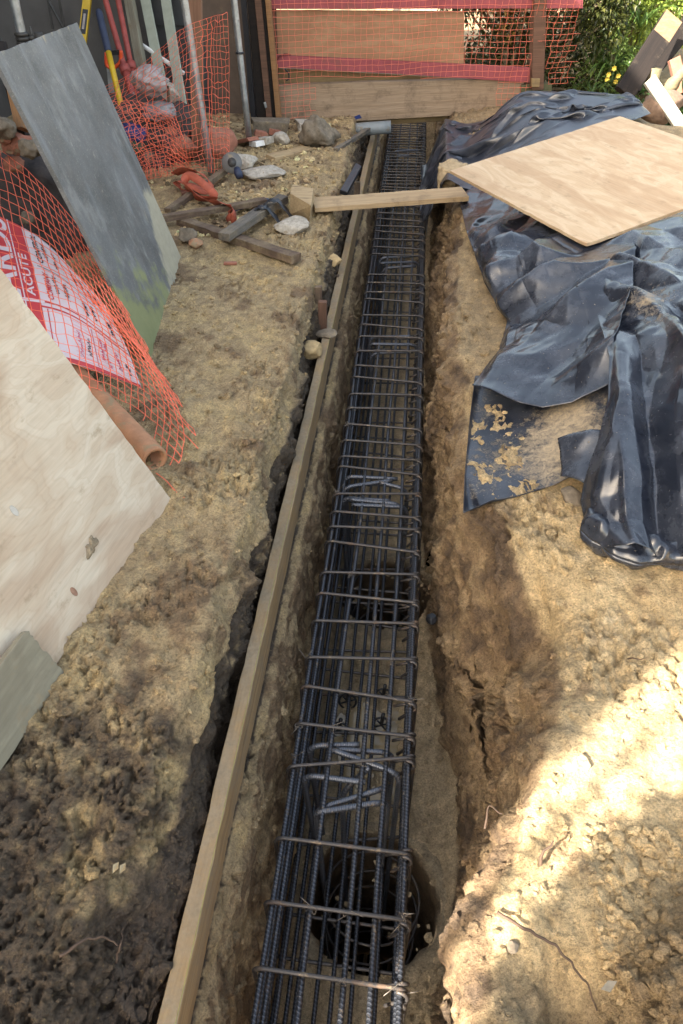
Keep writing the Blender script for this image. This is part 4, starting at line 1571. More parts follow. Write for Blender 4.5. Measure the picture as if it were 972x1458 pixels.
# added side wall that shades the site (unseen except for its far end)
H = 5.3
YC = -2.82
mb = MB()
mb.box((-3.75, (YC + 7.2) / 2, H / 2 - .2), (.25, 7.2 - YC, H + .4))
mb.build("shade_side_wall", GREYWALL, house)
mb = MB()
mb.box((-2.98, 7.2, 1.0), (1.29, .2, 2.4))
mb.build("rear_wall", GREYWALL, house)
mb = MB()
for k in range(12):
    mb.prism([(-2.34, 7.19, -.1 + k * .19), (-2.34, 7.155, -.1 + k * .19), (-2.34, 7.175, .10 + k * .19), (-2.34, 7.19, .10 + k * .19)], (.48, 0, 0))
mb.build("weatherboards", DARKBOARD, house)
mb = MB()
mb.box((-1.66, 7.22, 1.0), (.40, .14, 2.0 + .4))
mb.build("brown_panel", BROWNWALL, house)
mb = MB()
mb.prism([(-3.62, YC - .3, H), (-6.5, YC - .3, H + 1.6), (-6.5, 7.6, H + 1.6), (-3.62, 7.6, H)], (0, 0, .12))
mb.build("roof", DARKBOARD, house)  # unseen roof, sized with the added wall to shade the site
mb = MB()
mb.prism([(-3.7, 7.05, 2.2), (-1.46, 7.05, 2.2), (-1.46, 9.0, 2.6), (-3.7, 9.0, 2.6)], (0, 0, .08))
mb.build("roof", DARKBOARD, house)
mb = MB()
mb.box((-4.6, YC + .02, H / 2 - .2), (1.6, .2, H + .4))
mb.build("shade_end_wall", GREYWALL, house)  # unseen return wall, added where the shade has to end

# dark gate panel with its timber edge strip
GY = 6.86
gate = thing("gate_panel", "dark stained gate panel with an orange timber edge at the left end of the fence", "gate", aty(380, 180, GY))


def ypoly(poly, y, th, mb=None):
    mb = mb or MB()
    return mb.prism([aty(px, py, y) for px, py in poly][::-1], (0, th, 0))


ypoly([(347, -60), (371, -60), (393, 180), (366, 181)], GY, .05).build("panel", DARKWOOD, gate, bevel=.004)
ypoly([(337, -60), (345, -60), (365, 180), (358, 182)], GY - .03, .03).build("rubber_seal", BLACKPL, gate)
ypoly([(371.5, -60), (378, -60), (400, 176), (393.5, 178)], GY - .03, .07).build("edge_strip", m_wood("orange_timber", (.32, .17, .075), (.25, .125, .055), dirt_amt=.2), gate, bevel=.003)
ypoly([(356, -60), (366, -60), (388, 178), (380, 179)], GY - .025, .024).build("stile", POSTWOOD, gate, bevel=.003)
ypoly([(375, 146), (378, 145), (380, 153), (377, 154)], GY - .035, .01).build("latch_plate", GALV, gate, bevel=.002)

# tools and props leaning at the house wall


def lean_bar(name, label, cat, p, q, y0, y1, r, mat, n=12, parts=None, box=None):
    a, b = aty(*p, y0), aty(*q, y1)
    d = (a - b) / np.linalg.norm(a - b)
    b2 = b - d * max(0, (b[2] - .01) / max(d[2], .2))      # carry on down to the ground
    return a, b, b2, d


def bar_thing(name, label, cat, p, q, y0, y1, w, th, mat, up=0.35):
    a, b, b2, d = lean_bar(name, label, cat, p, q, y0, y1, w, mat)
    return beam(name, label, cat, b2, a + d * up, w, th, mat, up=(0, 1, .2), bevel=.002, chip=.002)


bar_thing("timber_post", "weathered grey green timber length leaning at the wall", "timber", (184, 0), (206, 122), 6.9, 6.4, .075, .05, m_wood("lichened", (.24, .22, .16), (.15, .135, .10), dirt_amt=.3))
bar_thing("fence_paling", "pale green painted paling leaning at the dark weatherboards, left one", "paling", (207, 0), (221, 72), 7.0, 6.7, .085, .02, PALEGREEN)
bar_thing("fence_paling", "pale green painted paling leaning at the dark weatherboards, right one", "paling", (236, 0), (246, 66), 7.0, 6.7, .085, .02, PALEGREEN)
bar_thing("timber_post", "brown timber upright standing behind the scaffold pole in the netting", "timber", (279, 60), (283, 235), 5.9, 5.8, .09, .05, m_wood("brown_post", (.24, .13, .08), (.17, .09, .055)), .5)


def steel_prop(label, p, q, y0, y1):
    a, b, b2, d = lean_bar("", "", "", p, q, y0, y1, 0, None)
    t = thing("steel_prop", label, "steel prop", b2)
    mb = MB()
    mb.tube([b2 + d * s for s in np.linspace(0, np.linalg.norm(a - b2) * .55, 6)], .028, 14)
    mb.build("outer_tube", RED, t, True)
    mb = MB()
    mb.tube([b2 + d * s for s in np.linspace(np.linalg.norm(a - b2) * .55, np.linalg.norm(a - b2) + .5, 6)], .022, 14)
    mb.build("inner_tube", RED, t, True)
    mb = MB()
    c = b2 + d * np.linalg.norm(a - b2) * .55
    mb.tube([c - d * .03, c + d * .03], .04, 14)
    mb.build("collar", RED, t, True)
    mb = MB()
    mb.box(b2, (.13, .13, .006))
    mb.build("base_plate", RED, t)


steel_prop("red oxide steel prop leaning by the hand saw, left one of the pair", (150, 0), (178, 100), 6.7, 6.3)
steel_prop("red oxide steel prop leaning by the weathered timber, right one of the pair", (168, 0), (189, 108), 6.8, 6.4)

# spirit level
a, b, b2, d = lean_bar("", "", "", (124, 0), (117, 60), 6.9, 6.7, 0, None)
lev = thing("spirit_level", "yellow spirit level with a black vial window standing against the grey wall", "spirit level", b2)
R = frame(d, (0, 1, .2))
L = np.linalg.norm(a - b2) + .25
mb = MB()
mb.box(b2 + d * L / 2, (L, .028, .065), R)
mb.build("body", YELLOW, lev, bevel=.003)
c = aty(119, 28, 6.76)
side = R[:, 1] if R[1, 1] < 0 else -R[:, 1]
mb = MB()
cc = b2 + d * np.dot(c - b2, d) + side * .013
mb.box(cc, (.19, .010, .045), R)
mb.build("vial_frame", BLACKPL, lev, bevel=.003)
mb = MB()
mb.box(cc + side * .005, (.12, .006, .018), R)
mb.build("vial", PALEBAG, lev, bevel=.002)

# long handle with navy grip and yellow shaft
a, b, b2, d = lean_bar("", "", "", (140, 15), (168, 132), 6.35, 5.9, 0, None)
hd = thing("tool_handle", "long tool handle with navy grip and yellow shaft leaning at the wall", "tool", b2)
L = np.linalg.norm(a - b2)
mid = np.dot(aty(154, 74, 6.12) - b2, d)
mb = MB()
mb.tube([b2 + d * s for s in np.linspace(0, mid, 6)], .021, 12)
mb.build("shaft", YELLOW, hd, True)
mb = MB()
mb.tube([b2 + d * s for s in (mid, mid + .02, L - .02, L)], [.021, .026, .026, .02], 12)
mb.build("grip", NAVY, hd, True)
mb = MB()
mb.box(b2 + (0, 0, .06), (.14, .07, .09))
mb.build("head", STEEL_DARK, hd, bevel=.008)

# hand saw with an orange red handle hung behind
c = aty(166, 82, 6.35)
saw = thing("hand_saw", "hand saw with an orange handle hanging behind the navy and yellow tool", "saw", c)
mb = MB()
lp = [aty(px, py, 6.35) for px, py in ((151, 75), (152, 93), (162, 96), (171, 88), (172, 72))]
mb.tube(catmull(lp, 24), .014, 8)
mb.build("handle", ORANGE, saw, True)
mb = MB()
mb.prism([aty(px, py, 6.36) for px, py in ((158, 72), (169, 71), (170, 78), (158, 79))], (0, .02, 0))
mb.build("handle_bar", BLACKPL, saw)
mb = MB()
mb.prism([aty(px, py, 6.36) for px, py in ((150, 80), (156, 84), (168, 160), (158, 165))], (0, .004, 0))
mb.build("blade", GALV, saw)

# white conduit and two dark stays on the wall
beam("conduit", "white plastic conduit lying aslant across the dark weatherboards", "pipe", aty(196, 60, 6.75), aty(262, 105, 6.6), .03, .03, WHITE, bevel=.01)
mb = MB()
for (p, q) in (((66, -10), (75, 42)), ((82, -10), (92, 45)), ((66, -4), (93, 45))):
    mb.tube([aty(*p, 6.95), aty(*q, 6.9)], .012, 6)
tag(mb.build("wall_bracket", STEEL_DARK), "thin dark steel bracket fixed to the grey wall", "bracket")

# rubble and rubbish behind the nets
def crumple(name, label, cat, pos, w, mat, seed, flat=.6):
    v = IV3 * np.array([w, w * .8, w * flat])
    v = v * (1 + .38 * fbm(IV3 + seed * 3.3, 1.9, 4, .6, seed, ridge=True))[:, None]
    me = np_mesh(name, v, IF3, mat)
    o = link(name, me)
    o.location = pos
    return tag(o, label, cat)


def Y(px, py, y):
    return aty(px, py, y)


crumple("plastic_bag", "crumpled pale plastic bag high in the rubbish behind the netting", "bag", Y(213, 116, 5.75), .115, PALEBAG, 3, .75)
crumple("plastic_bag", "grey flattened plastic bag below the pale one behind the netting", "bag", Y(226, 158, 5.75), .11, m_plain("grey_film", (.26, .25, .25), .35, 0, .3, 12, .2), 8, .5)
crumple("cloth_bundle", "blue cloth bundle low behind the netting", "cloth", Y(186, 192, 5.55), .10, BLUE, 5, .6)
crumple("cloth_bundle", "dark green cloth bundle beside the grey board", "cloth", Y(180, 212, 5.5), .11, m_plain("green_cloth", (.04, .07, .04), .8), 6, .6)
for (px, py, y, w, mt, lab) in ((240, 205, 5.8, .17, BRICK, "brown brick lump behind the netting, left of the timber upright"), (262, 222, 5.7, .14, BRICK, "small brick lump at the foot of the timber upright"),
                                (212, 205, 5.9, .2, MUDROCK, "dark stone lump in the middle of the netted rubbish"), (200, 232, 5.6, .15, MUDROCK, "dark stone low at the left of the netted rubbish"),
                                (240, 150, 6.1, .16, CONCRETE, "pale concrete lump beside the grey plastic bag"), (312, 215, 5.75, .17, BRICK, "rusty brown lump right of the scaffold pole")):
    p = Y(px, py, y)
    o = stone(px, py, w * 1.6, lab, mt, .8, pos=p, seed=3)
mb = MB()
for k in range(12):                      # dark brushwood standing behind the net
    p = Y(200 + k * 5, 235, 5.75)
    p[2] = 0
    mb.tube([p, p + np.array([random.uniform(-.05, .05), .05, random.uniform(.25, .5)])], .010, 5)
tag(mb.build("brushwood", SCRAP), "bundle of dark sticks standing behind the hung netting", "sticks")
crumple("rubbish_heap", "heap of dark rubbish under and behind the hung netting", "rubbish", (-2.15, 5.95, .02), .50, m_plain("dark_rubbish", (.045, .035, .03), .8, 0, .7, 14, .8, dirt=(.19, .13, .10), dirt_at=.60), 12, .62)
crumple("rubbish_heap", "heap of dark rubbish behind the leaning grey board", "rubbish", (-2.35, 4.35, .0), .55, m_plain("dark_rubbish", (.04, .03, .026), .8, 0, .7, 14, .8, dirt=(.17, .10, .07), dirt_at=.62), 14, .7)
beam("dark_plank", "dark stained plank leaning behind the left edge of the grey board", "timber", atz(62, 300, .0), aty(2, 70, 4.1), .11, .04, DARKWOOD, up=(1, 0, .3))
beam("timber_offcut", "orange brown timber offcut behind the left edge of the grey board", "timber", aty(34, 185, 4.1), aty(20, 120, 4.2), .10, .04, m_wood("orange_off", (.34, .19, .09), (.25, .13, .06)), up=(1, 0, .3))

rl = random.Random(31)
for k in range(13):
    px, py = rl.uniform(2, 96), rl.uniform(185, 318)
    y = 4.15 + rl.uniform(-.25, .1)
    p = aty(px, py, y)
    stone(px, py, rl.uniform(.09, .17), "brown rubble lump in the dark gap behind the leaning grey board", rl.choice([BRICK, MUDROCK, MUDROCK]), .8, "rubble_lump", pos=p, seed=k, rough=.7)["group"] = "rubble lumps behind the grey board"
# grey disc with blue body (abrasive disc cutter) beside the net corner
c = P3(330, 232, .12)
cut = thing("disc_cutter", "disc cutter with a round grey disc and blue body lying beside the netting", "power tool", c)
R = frame((.2, -.75, .45), (0, 0, 1))
mb = MB()
mb.tube([c + R[:, 0] * -.006, c + R[:, 0] * .006], .07, 32)
mb.build("disc", m_plain("disc_grey", (.16, .15, .14), .5, .2, .15, 20, .1, dirt=(.3, .24, .16)), cut, True)
mb = MB()
mb.tube([c + R[:, 0] * .01 + (.03, 0, -.04), c + R[:, 0] * .03 + (.04, -.01, -.07), c + R[:, 0] * .04 + (.05, -.02, -.1)], [.022, .03, .024], 14)
mb.build("body", NAVY, cut, True)
mb = MB()
mb.tube([c + R[:, 0] * -.02, c + R[:, 0] * .02], .03, 14)
mb.build("hub", STEEL_DARK, cut, True)

# ratchet strap
def ribbon(name, label, cat, pts, w, mat, n=120, th=.002, twist=None, widthdir=None):
    c = catmull(pts, n)
    tan = np.gradient(c, axis=0)
    tan /= np.linalg.norm(tan, axis=1)[:, None]
    up = np.tile(np.array([0, 0, 1.0]), (n, 1))
    if twist is not None:
        tw = np.interp(np.linspace(0, 1, n), np.linspace(0, 1, len(twist)), twist)
    else:
        tw = np.zeros(n)
    side = np.cross(tan, up)
    side /= np.linalg.norm(side, axis=1)[:, None] + 1e-9
    nn = np.cross(side, tan)
    wd = side * np.cos(tw)[:, None] + nn * np.sin(tw)[:, None]
    G = np.stack([c - wd * w / 2, c, c + wd * w / 2], 1)
    mb = MB()
    mb.grid(G)
    o = mb.build(name, mat, None, True)
    s = o.modifiers.new("thick", 'SOLIDIFY')
    s.thickness = th
    return tag(o, label, cat) if label else o


pts = []
cpx = [(248, 248), (262, 242), (285, 246), (300, 262), (290, 272), (268, 262), (252, 258), (258, 270), (285, 282), (305, 280), (292, 264), (270, 250), (262, 262), (280, 276), (300, 288),
       (312, 287), (322, 292), (331, 296), (334, 306), (328, 313), (324, 306), (330, 298)]
hh = [.04, .10, .12, .07, .05, .09, .06, .03, .03, .06, .12, .14, .10, .06, .05, .08, .07, .06, .05, .02, .04, .06]
pts = [P3(px, py, h_) for (px, py), h_ in zip(cpx, hh)]
strap = thing("ratchet_strap", "rust orange webbing strap heaped at the foot of the netting", "strap", pts[0])
o = ribbon("webbing", None, None, pts, .055, STRAP, 260, .002, [.5, .9, .3, 1.0, .4, -.3, .6, 1.2, .7, .2, .9, 1.3, .5, .9, .4, .8, 1.2, 1.5, 1.0, .6])
o.parent = strap
o.matrix_parent_inverse = strap.matrix_basis.inverted()
mb = MB()
mb.box(P3(266, 276, .03), (.07, .05, .05), frame((1, .4, .2), (0, 0, 1)))
mb.build("buckle", m_plain("rusty_buckle", (.16, .07, .045), .6, .3), strap, bevel=.004)

# far services: grey pipe under the fence, black scrap by the board
p0, p1 = aty(432, 190, 7.05), aty(540, 182, 7.1)
mb = MB()
mb.tube([p0 + (p1 - p0) * s for s in np.linspace(0, 1.15, 8)], .052, 24)
tag(mb.build("drain_pipe", PIPEGREY, None, True), "grey plastic drain pipe running across under the fence", "pipe")
mb = MB()
b_ = atz(500, 262, -.02)
mb.prism([b_ + q for q in (np.array((-.06, -.22, 0)), np.array((-.005, -.26, .0)), np.array((.055, .22, .03)), np.array((.01, .26, .04)))], (.0, .0, .03))
tag(mb.build("felt_scrap", BLACKPL, None, False, None, .006), "black felt scrap hanging at the bank edge beside the form board", "felt scrap")

# ------------------------------------------------------------------ fence at the end of the site
FL, FR = np.array([-1.25, 6.95, 0]), np.array([1.15, 7.65, 0])
FD = (FR - FL) / np.linalg.norm(FR - FL)
FN = np.array([-FD[1], FD[0], 0])                     # pointing away from the camera


def fpx(px, py, off=0.0):
    return atplane(px, py, FL + FN * off, FN)


fence = thing("site_fence", "temporary site fence of timber boards and pink rails across the end of the trench", "fence", FL)


def fboard(name, poly, off, th, mat, parent=fence, bevel=.003):
    """board cut to a picture outline on the fence plane, local X along the fence"""
    R = np.stack([FD, FN, np.array([0, 0, 1.0])], 1)
    o = FL + FN * off
    pts = [R.T @ (fpx(px, py, off) - o) for px, py in poly]
    mb = MB()
    mb.prism(pts[::-1], (0, th, 0))
    return mb.build(name, mat, parent, False, mat4(R, o), bevel)


fboard("rail", [(383, -14), (830, -14), (830, 12), (383, 13)], 0, .05, PINK)
fboard("rail", [(391, 79), (560, 87), (757, 97), (757, 118), (560, 105), (393, 96)], 0, .05, PINK)
fboard("plywood_panel", [(383, 14), (661, 16), (660, 98), (390, 90)], .06, .018, FENCEPLY)
fboard("sleeper", [(396, 122), (520, 117), (746, 112), (746, 152), (640, 165), (450, 176), (398, 178)], .03, .075, SLEEPER)
fboard("sleeper", [(394, 97), (560, 106), (746, 118), (746, 140), (394, 140)], .115, .05, SLEEPER_Y)
fboard("sleeper", [(440, 160), (700, 140), (700, 166), (640, 172), (440, 185)], .12, .075, SLEEPER_Y)
fboard("post", [(762, -40), (780, -40), (774, 128), (757, 128)], -.055, .09, POSTWOOD)
fboard("post_block", [(757, 112), (769, 112), (768, 124), (757, 124)], -.075, .03, SLEEPER_Y)
fboard("post", [(384, -40), (391, -40), (400, 178), (394, 178)], .055, .08, POSTWOOD)
fboard("end_block", [(742, 122), (762, 118), (786, 120), (786, 160), (742, 160)], .0, .1, m_plain("mossy", (.10, .10, .05), .9, 0, .4, 30, .6))
mb = MB()
mb.tube([fpx(px, py, -.012) for px, py in ((391, 90), (398, 80), (405, 77), (414, 78))], .006, 6)
mb.build("rail_tie", m_plain("tie_dark", (.12, .03, .03), .5), fence, True)
mb = MB()
mb.tube([fpx(393, 92, -.02), fpx(393, 98, -.02)], .014, 10)
mb.build("insulator", YELLOW, fence, True)
mb = MB()
mb.tube(catmull([fpx(px, py, .02) for px, py in ((405, 98), (410, 104), (411, 112), (407, 115))], 14), .006, 5)
mb.build("rail_tie", BLACKPL, fence, True)
mb = MB()
mb.prism([fpx(px, py, .026) for px, py in ((504, 166), (512, 163), (515, 168), (506, 170))], FN * .003)
mb.build("paint_mark", BLUE, fence)
# blue chalky smear and stains live in the timber; netting hung over the fence
F0, F1 = fpx(384, 90, -.03), fpx(834, 90, -.03)
nv, nu = 52, 24
zt, zb = 1.02, -.02
SF = np.zeros((60, 120, 3))
for i, fa in enumerate(np.linspace(0, 1, 60)):
    for j, fb in enumerate(np.linspace(0, 1, 120)):
        p = F0 + (F1 - F0) * fb
        w = .012 * math.sin(fb * 40 + fa * 3) + .010 * math.sin(fa * 17 + fb * 9)
        if fb > .86:
            w += -.10 * (fb - .86) / .14 - .05 * math.sin(fa * 6)
        SF[i, j] = (p[0], p[1], zt + (zb - zt) * fa + .018 * math.sin(fb * 14) * fa) + FN * (w - .03)


def keepf(a, b, N):
    d = N - CAM
    zc = d @ _f
    px = 486 + F * (d @ _r) / zc
    py = 729 - F * (d @ _u) / zc
    lim = np.where(px < 450, 174, np.where(px < 702, 113, np.where(px < 757, 150, np.where(px < 776, 60, 126))))
    edge = np.where(px > 800, px < 830 - .12 * np.maximum(py, 0) + 5 * np.sin(py * .3), True)
    return (py < lim) & edge


net("safety_netting", "orange netting stretched over the boards and rails of the end fence", SF, nu, nv, .0036, NET_PINK, keepf, jit=.0016)

# ------------------------------------------------------------------ cloth: plastic sheeting settled over the spoil heap


def settle(P0, ex, ground, pinned, iters=260, noise=.02, seed=0, bend=.25, gravity=.0009, drag=.97, lift=.006, sub=3):
    rg = np.random.default_rng(seed)
    n, m, _ = P0.shape
    X = P0.copy()
    ij = np.stack(np.meshgrid(np.arange(n), np.arange(m), indexing='ij') + [np.zeros((n, m))], -1).reshape(-1, 3)
    X[..., 2] += noise * (fbm(ij, .11, 3, .5, seed + 3).reshape(n, m) + .6)
    X[..., 0] += noise * .6 * fbm(ij, .10, 3, .5, seed + 5).reshape(n, m)
    X[..., 1] += noise * .6 * fbm(ij, .10, 3, .5, seed + 7).reshape(n, m)
    X[pinned] = P0[pinned]
    W = np.where(pinned, 0.0, 1.0)[..., None]
    cons = []
    dist = np.where(pinned, 0.0, 99.0)
    for _ in range(8):
        p = np.pad(dist, 1, mode='edge')
        dist = np.minimum(dist, 1 + np.minimum(np.minimum(p[:-2, 1:-1], p[2:, 1:-1]), np.minimum(p[1:-1, :-2], p[1:-1, 2:])))
    fade = (np.clip(dist / 6, 0, 1) ** 1.0)[..., None]
    ex2 = ex if isinstance(ex, tuple) else (ex, ex)

    def mk(di, dj, stiff):
        w = abs(di) + abs(dj)
        e0 = 1 + ((ex2[0] - 1) * abs(di) + (ex2[1] - 1) * abs(dj)) / w
        e = None
        a = (slice(max(0, -di), n - max(0, di)), slice(max(0, -dj), m - max(0, dj)))
        b = (slice(max(0, di), n - max(0, -di)), slice(max(0, dj), m - max(0, -dj)))
        e = 1 + (e0 - 1) * .5 * (fade[a] + fade[b])
        L = np.linalg.norm(P0[b] - P0[a], axis=-1, keepdims=True) * e
        cons.append((a, b, L, stiff))
    mk(1, 0, .9)
    mk(0, 1, .9)
    mk(1, 1, .5)
    mk(1, -1, .5)
    mk(2, 0, bend)
    mk(0, 2, bend)
    mk(4, 0, bend * .35)
    mk(0, 4, bend * .35)
    Vv = np.zeros_like(X)
    for it in range(iters):
        Vv *= drag
        Vv[..., 2] -= gravity
        Xo = X.copy()
        X = X + Vv * W
        for _ in range(sub):
            acc = np.zeros_like(X)
            cnt = np.zeros((n, m, 1))
            for (a, b, L, k) in cons:
                d = X[b] - X[a]
                l = np.linalg.norm(d, axis=-1, keepdims=True) + 1e-9
                c = d * ((l - L) / l) * (.5 * k)
                acc[a] += c
                acc[b] -= c
                cnt[a] += k
                cnt[b] += k
            X = X + acc / np.maximum(cnt, 1e-6) * 1.9 * W
        g = ground(X[..., 0], X[..., 1]) + lift
        low = X[..., 2] < g
        X[..., 2] = np.where(low, g, X[..., 2])
        X[..., :2] = np.where((low & ~pinned)[..., None], Xo[..., :2] * .75 + X[..., :2] * .25, X[..., :2])
        X[pinned] = P0[pinned]
        Vv = (X - Xo)
    return X


def tri(x, sharp=.12):
    """triangular wave -1..1 with slightly rounded ridges"""
    t_ = np.abs(((x / (2 * math.pi)) % 1.0) * 2 - 1)
    return 1 - 2 * np.sqrt((t_ - 0) ** 2 + sharp ** 2 * .1)


def crumple_h(P, lam, n=5, seed=0, warp=.25, sharp=.12):
    """piecewise flat, creased height field like crumpled film"""
    rg_ = np.random.default_rng(seed)
    sh = P.shape[:-1]
    p = P.reshape(-1, 3)
    w1 = fbm(p, .45 / lam, 1, .5, seed + 1) * lam * warp * 4
    w2 = fbm(p, .45 / lam, 1, .5, seed + 2) * lam * warp * 4
    h = np.zeros(len(p))
    for k in range(n):
        a = rg_.random() * math.pi
        l = lam * rg_.uniform(.7, 1.7)
        ph = ((p[:, 0] + w1) * math.cos(a) + (p[:, 1] + w2) * math.sin(a)) * 2 * math.pi / l + rg_.random() * 6
        gate = sstep(fbm(p, .45 / lam, 2, .5, seed + 10 + k), -.25, .35)
        h += tri(ph, sharp) * gate * l / lam
    return (h / n).reshape(sh)


def normals(P):
    N_ = np.cross(np.gradient(P, axis=0), np.gradient(P, axis=1))
    N_ /= np.linalg.norm(N_, axis=-1, keepdims=True) + 1e-9
    return N_ * np.sign(N_[..., 2:3] + 1e-9)


def bank_h(x, y):
    h = heap(x, y)
    xr = np.interp(y, YK, XR)
    h = np.where(x < xr, -.02 - np.clip((xr - x) * 6, 0, 1.0), h)
    return h + .012 * np.sin(x * 9 + y * 4) * np.cos(y * 7)


def coons(c0, c1, d0, d1, n, m):
    """surface from 4 boundary polylines: c0 (top, v), c1 (bottom, v), d0 (left, u), d1 (right, u)"""
    def rs(p, k):
        p = np.asarray(p, float)
        s = np.concatenate([[0], np.cumsum(np.linalg.norm(np.diff(p, axis=0), axis=1))])
        return np.stack([np.interp(np.linspace(0, s[-1], k), s, p[:, q]) for q in range(3)], -1)
    c0, c1, d0, d1 = rs(c0, m), rs(c1, m), rs(d0, n), rs(d1, n)
    u, v = np.linspace(0, 1, n)[:, None, None], np.linspace(0, 1, m)[None, :, None]
    return ((1 - u) * c0[None] + u * c1[None] + (1 - v) * d0[:, None] + v * d1[:, None]
            - ((1 - u) * (1 - v) * c0[0] + (1 - u) * v * c0[-1] + u * (1 - v) * c1[0] + u * v * c1[-1]))


def tarp_obj(name, label, X, mat, mud, levels=0, th=.0008):
    n, m, _ = X.shape
    idx = np.arange(n * m).reshape(n, m)
    Q = np.stack([idx[:-1, :-1], idx[:-1, 1:], idx[1:, 1:], idx[1:, :-1]], -1).reshape(-1, 4)
    me = np_mesh(name, X.reshape(-1, 3), Q, mat, None, True, {"mud": mud.reshape(-1)})
    o = link(name, me)
    if levels:
        s = o.modifiers.new("smooth", 'SUBSURF')
        s.levels = s.render_levels = levels
    k = o.modifiers.new("thick", 'SOLIDIFY')
    k.thickness = th
    return tag(o, label, "plastic sheet")


def W(px, py, z):
    return atz(px, py, z)


def WH(px, py, up=.01):
    """point on the heap seen at a pixel"""
    z = .1
    for _ in range(25):
        p = atz(px, py, z)
        z = .5 * z + .5 * (float(heap(p[0], p[1])) + up)
    return atz(px, py, z)


PA, PB, PD = atz(640, 245, .285), atz(890, 170, .455), atz(835, 350, .285)


def under_ply(X, slope):
    ex_, ux_ = PD - PA, PB - PA
    a_, b_ = (X - PA) @ ex_ / (ex_ @ ex_), (X - PA) @ ux_ / (ux_ @ ux_)
    da = np.maximum(np.maximum(-a_, a_ - 1), 0) * np.linalg.norm(ex_)
    db = np.maximum(np.maximum(-b_, b_ - 1), 0) * np.linalg.norm(ux_)
    n_ = np.cross(ex_, ux_)
    zp = PA[2] - ((X[..., 0] - PA[0]) * n_[0] + (X[..., 1] - PA[1]) * n_[1]) / n_[2]
    X = X.copy()
    X[..., 2] = np.minimum(X[..., 2], zp - .022 + np.hypot(da, db) * slope)
    return X


# lower muddy torn sheet, lying flat under the main one
left = [W(676, 535, .06), W(668, 600, .035), W(661, 680, .03), W(659, 731, .02)]
bot = [W(659, 731, .02), W(700, 712, .035), W(735, 706, .05), W(790, 690, .08), W(830, 668, .12), W(900, 640, .2)]
right = [WH(930, 520, .02), WH(915, 580, .02), W(900, 640, .2)]
topc = [W(676, 535, .06), WH(760, 530, .02), WH(850, 525, .02), WH(930, 520, .02)]
P0 = coons(topc, bot, left, right, 64, 84)
pin = np.zeros(P0.shape[:2], bool)
pin[0, :] = pin[:, 0] = pin[:, -1] = True
pin[-1, :] = True
X = settle(P0, 1.03, bank_h, pin, 120, .012, 4, .35)
uu, vv = np.meshgrid(np.linspace(0, 1, 64), np.linspace(0, 1, 84), indexing='ij')
mud = np.clip(.13 + .34 * np.exp(-((uu - .55) / .34) ** 2 - ((vv - .55) / .25) ** 2), 0, 1)
tarp_obj("plastic_sheet", "flat black plastic sheet smeared with yellow clay at the lip of the trench", X, TARP_MUD, mud, 1)
# a turned-up corner of it
P0 = coons([W(796, 622, .17), W(862, 612, .24)], [W(800, 676, .12), W(846, 700, .13)], [W(796, 622, .17), W(800, 676, .12)], [W(862, 612, .24), W(846, 700, .13)], 20, 20)
P0[..., 2] += .02 * np.sin(np.linspace(0, 3, 20))[None] - .01
X = P0 + normals(P0) * (.012 * crumple_h(P0, .10, 4, 91, .1, .05))[..., None]
tarp_obj("plastic_sheet", "small clean blue black flap folded up beside the striped stone", X, TARP, np.zeros((20, 20)))

# main sheet over the heap
left = [WH(648, 262, .02), WH(655, 290, .02), W(664, 330, .06), W(690, 400, .06), W(722, 462, .05), W(712, 500, .07), W(672, 549, .10)]
lip = [W(672, 549, .10), W(700, 557, .125), W(735, 572, .135), W(772, 581, .145), W(815, 575, .175), W(868, 548, .25)]
fold = [W(868, 548, .25), W(872, 580, .26), W(858, 640, .22), W(832, 690, .17), W(826, 715, .13), W(834, 752, .09), W(856, 787, .08)]
foot = [W(856, 787, .08), W(890, 797, .09), W(935, 801, .09), W(985, 806, .09), W(1120, 800, .10), W(1350, 790, .12)]
# left half (above the lip)
topA = [WH(648, 262, .02), WH(720, 275, .02), WH(800, 290, .02), WH(900, 300, .03)]
rightA = [WH(900, 300, .03), WH(905, 360, .10), WH(900, 420, .09), WH(885, 490, .07), W(868, 548, .25)]
P0 = coons(topA, lip, left, rightA, 200, 170)
n, m = P0.shape[:2]
ii, jj = np.meshgrid(np.linspace(0, 1, n), np.linspace(0, 1, m), indexing='ij')
P0[..., 2] = np.maximum(P0[..., 2], heap(P0[..., 0], P0[..., 1]) + .006)
edge_f = sstep(ii, 0, .05) * (.25 + .75 * sstep(jj, 0, .10)) * (.15 + .85 * sstep(ii, 1.0, .88))
x_, y_ = P0[..., 0], P0[..., 1]
wv = .35 * fbm(P0.reshape(-1, 3), 1.6, 2, .45, 201).reshape(n, m)
# main folds fan out from under the plywood corner towards the trench
ang = np.arctan2(y_ - 3.75, x_ - 1.55)
f1 = .5 + .5 * tri(ang * 22 + wv * 6 + .4, .05)
f2 = .5 + .5 * tri((x_ * 1.0 - y_ * .55) * 22 + wv * 9, .05)
f3 = .5 + .5 * tri((x_ * .35 + y_ * 1.0) * 16 + wv * 9 + 1, .05)
hh_ = .062 * f1 * sstep(ii, .2, .45) + .045 * f2 * sstep(.55 - ii + wv * .5, -.1, .25) + .035 * f3 * sstep(wv, -.12, .12)
hh_ += .034 * (crumple_h(P0, .19, 6, 41, .10, .04) + .3) + .008 * (crumple_h(P0, .075, 5, 43, .10, .04) + .2)
hh_ = hh_ - .35 * hh_.mean()
hh_ *= .22 + .78 * sstep(ii, .12, .42)
XA = under_ply(P0 + normals(P0) * (np.maximum(hh_, -.004) * edge_f)[..., None], .35)
mud = .14 * np.exp(-((ii - .35) / .35) ** 2 - (jj / .25) ** 2) + .20 * np.exp(-((ii - .90) / .10) ** 2 - ((jj - .62) / .18) ** 2)
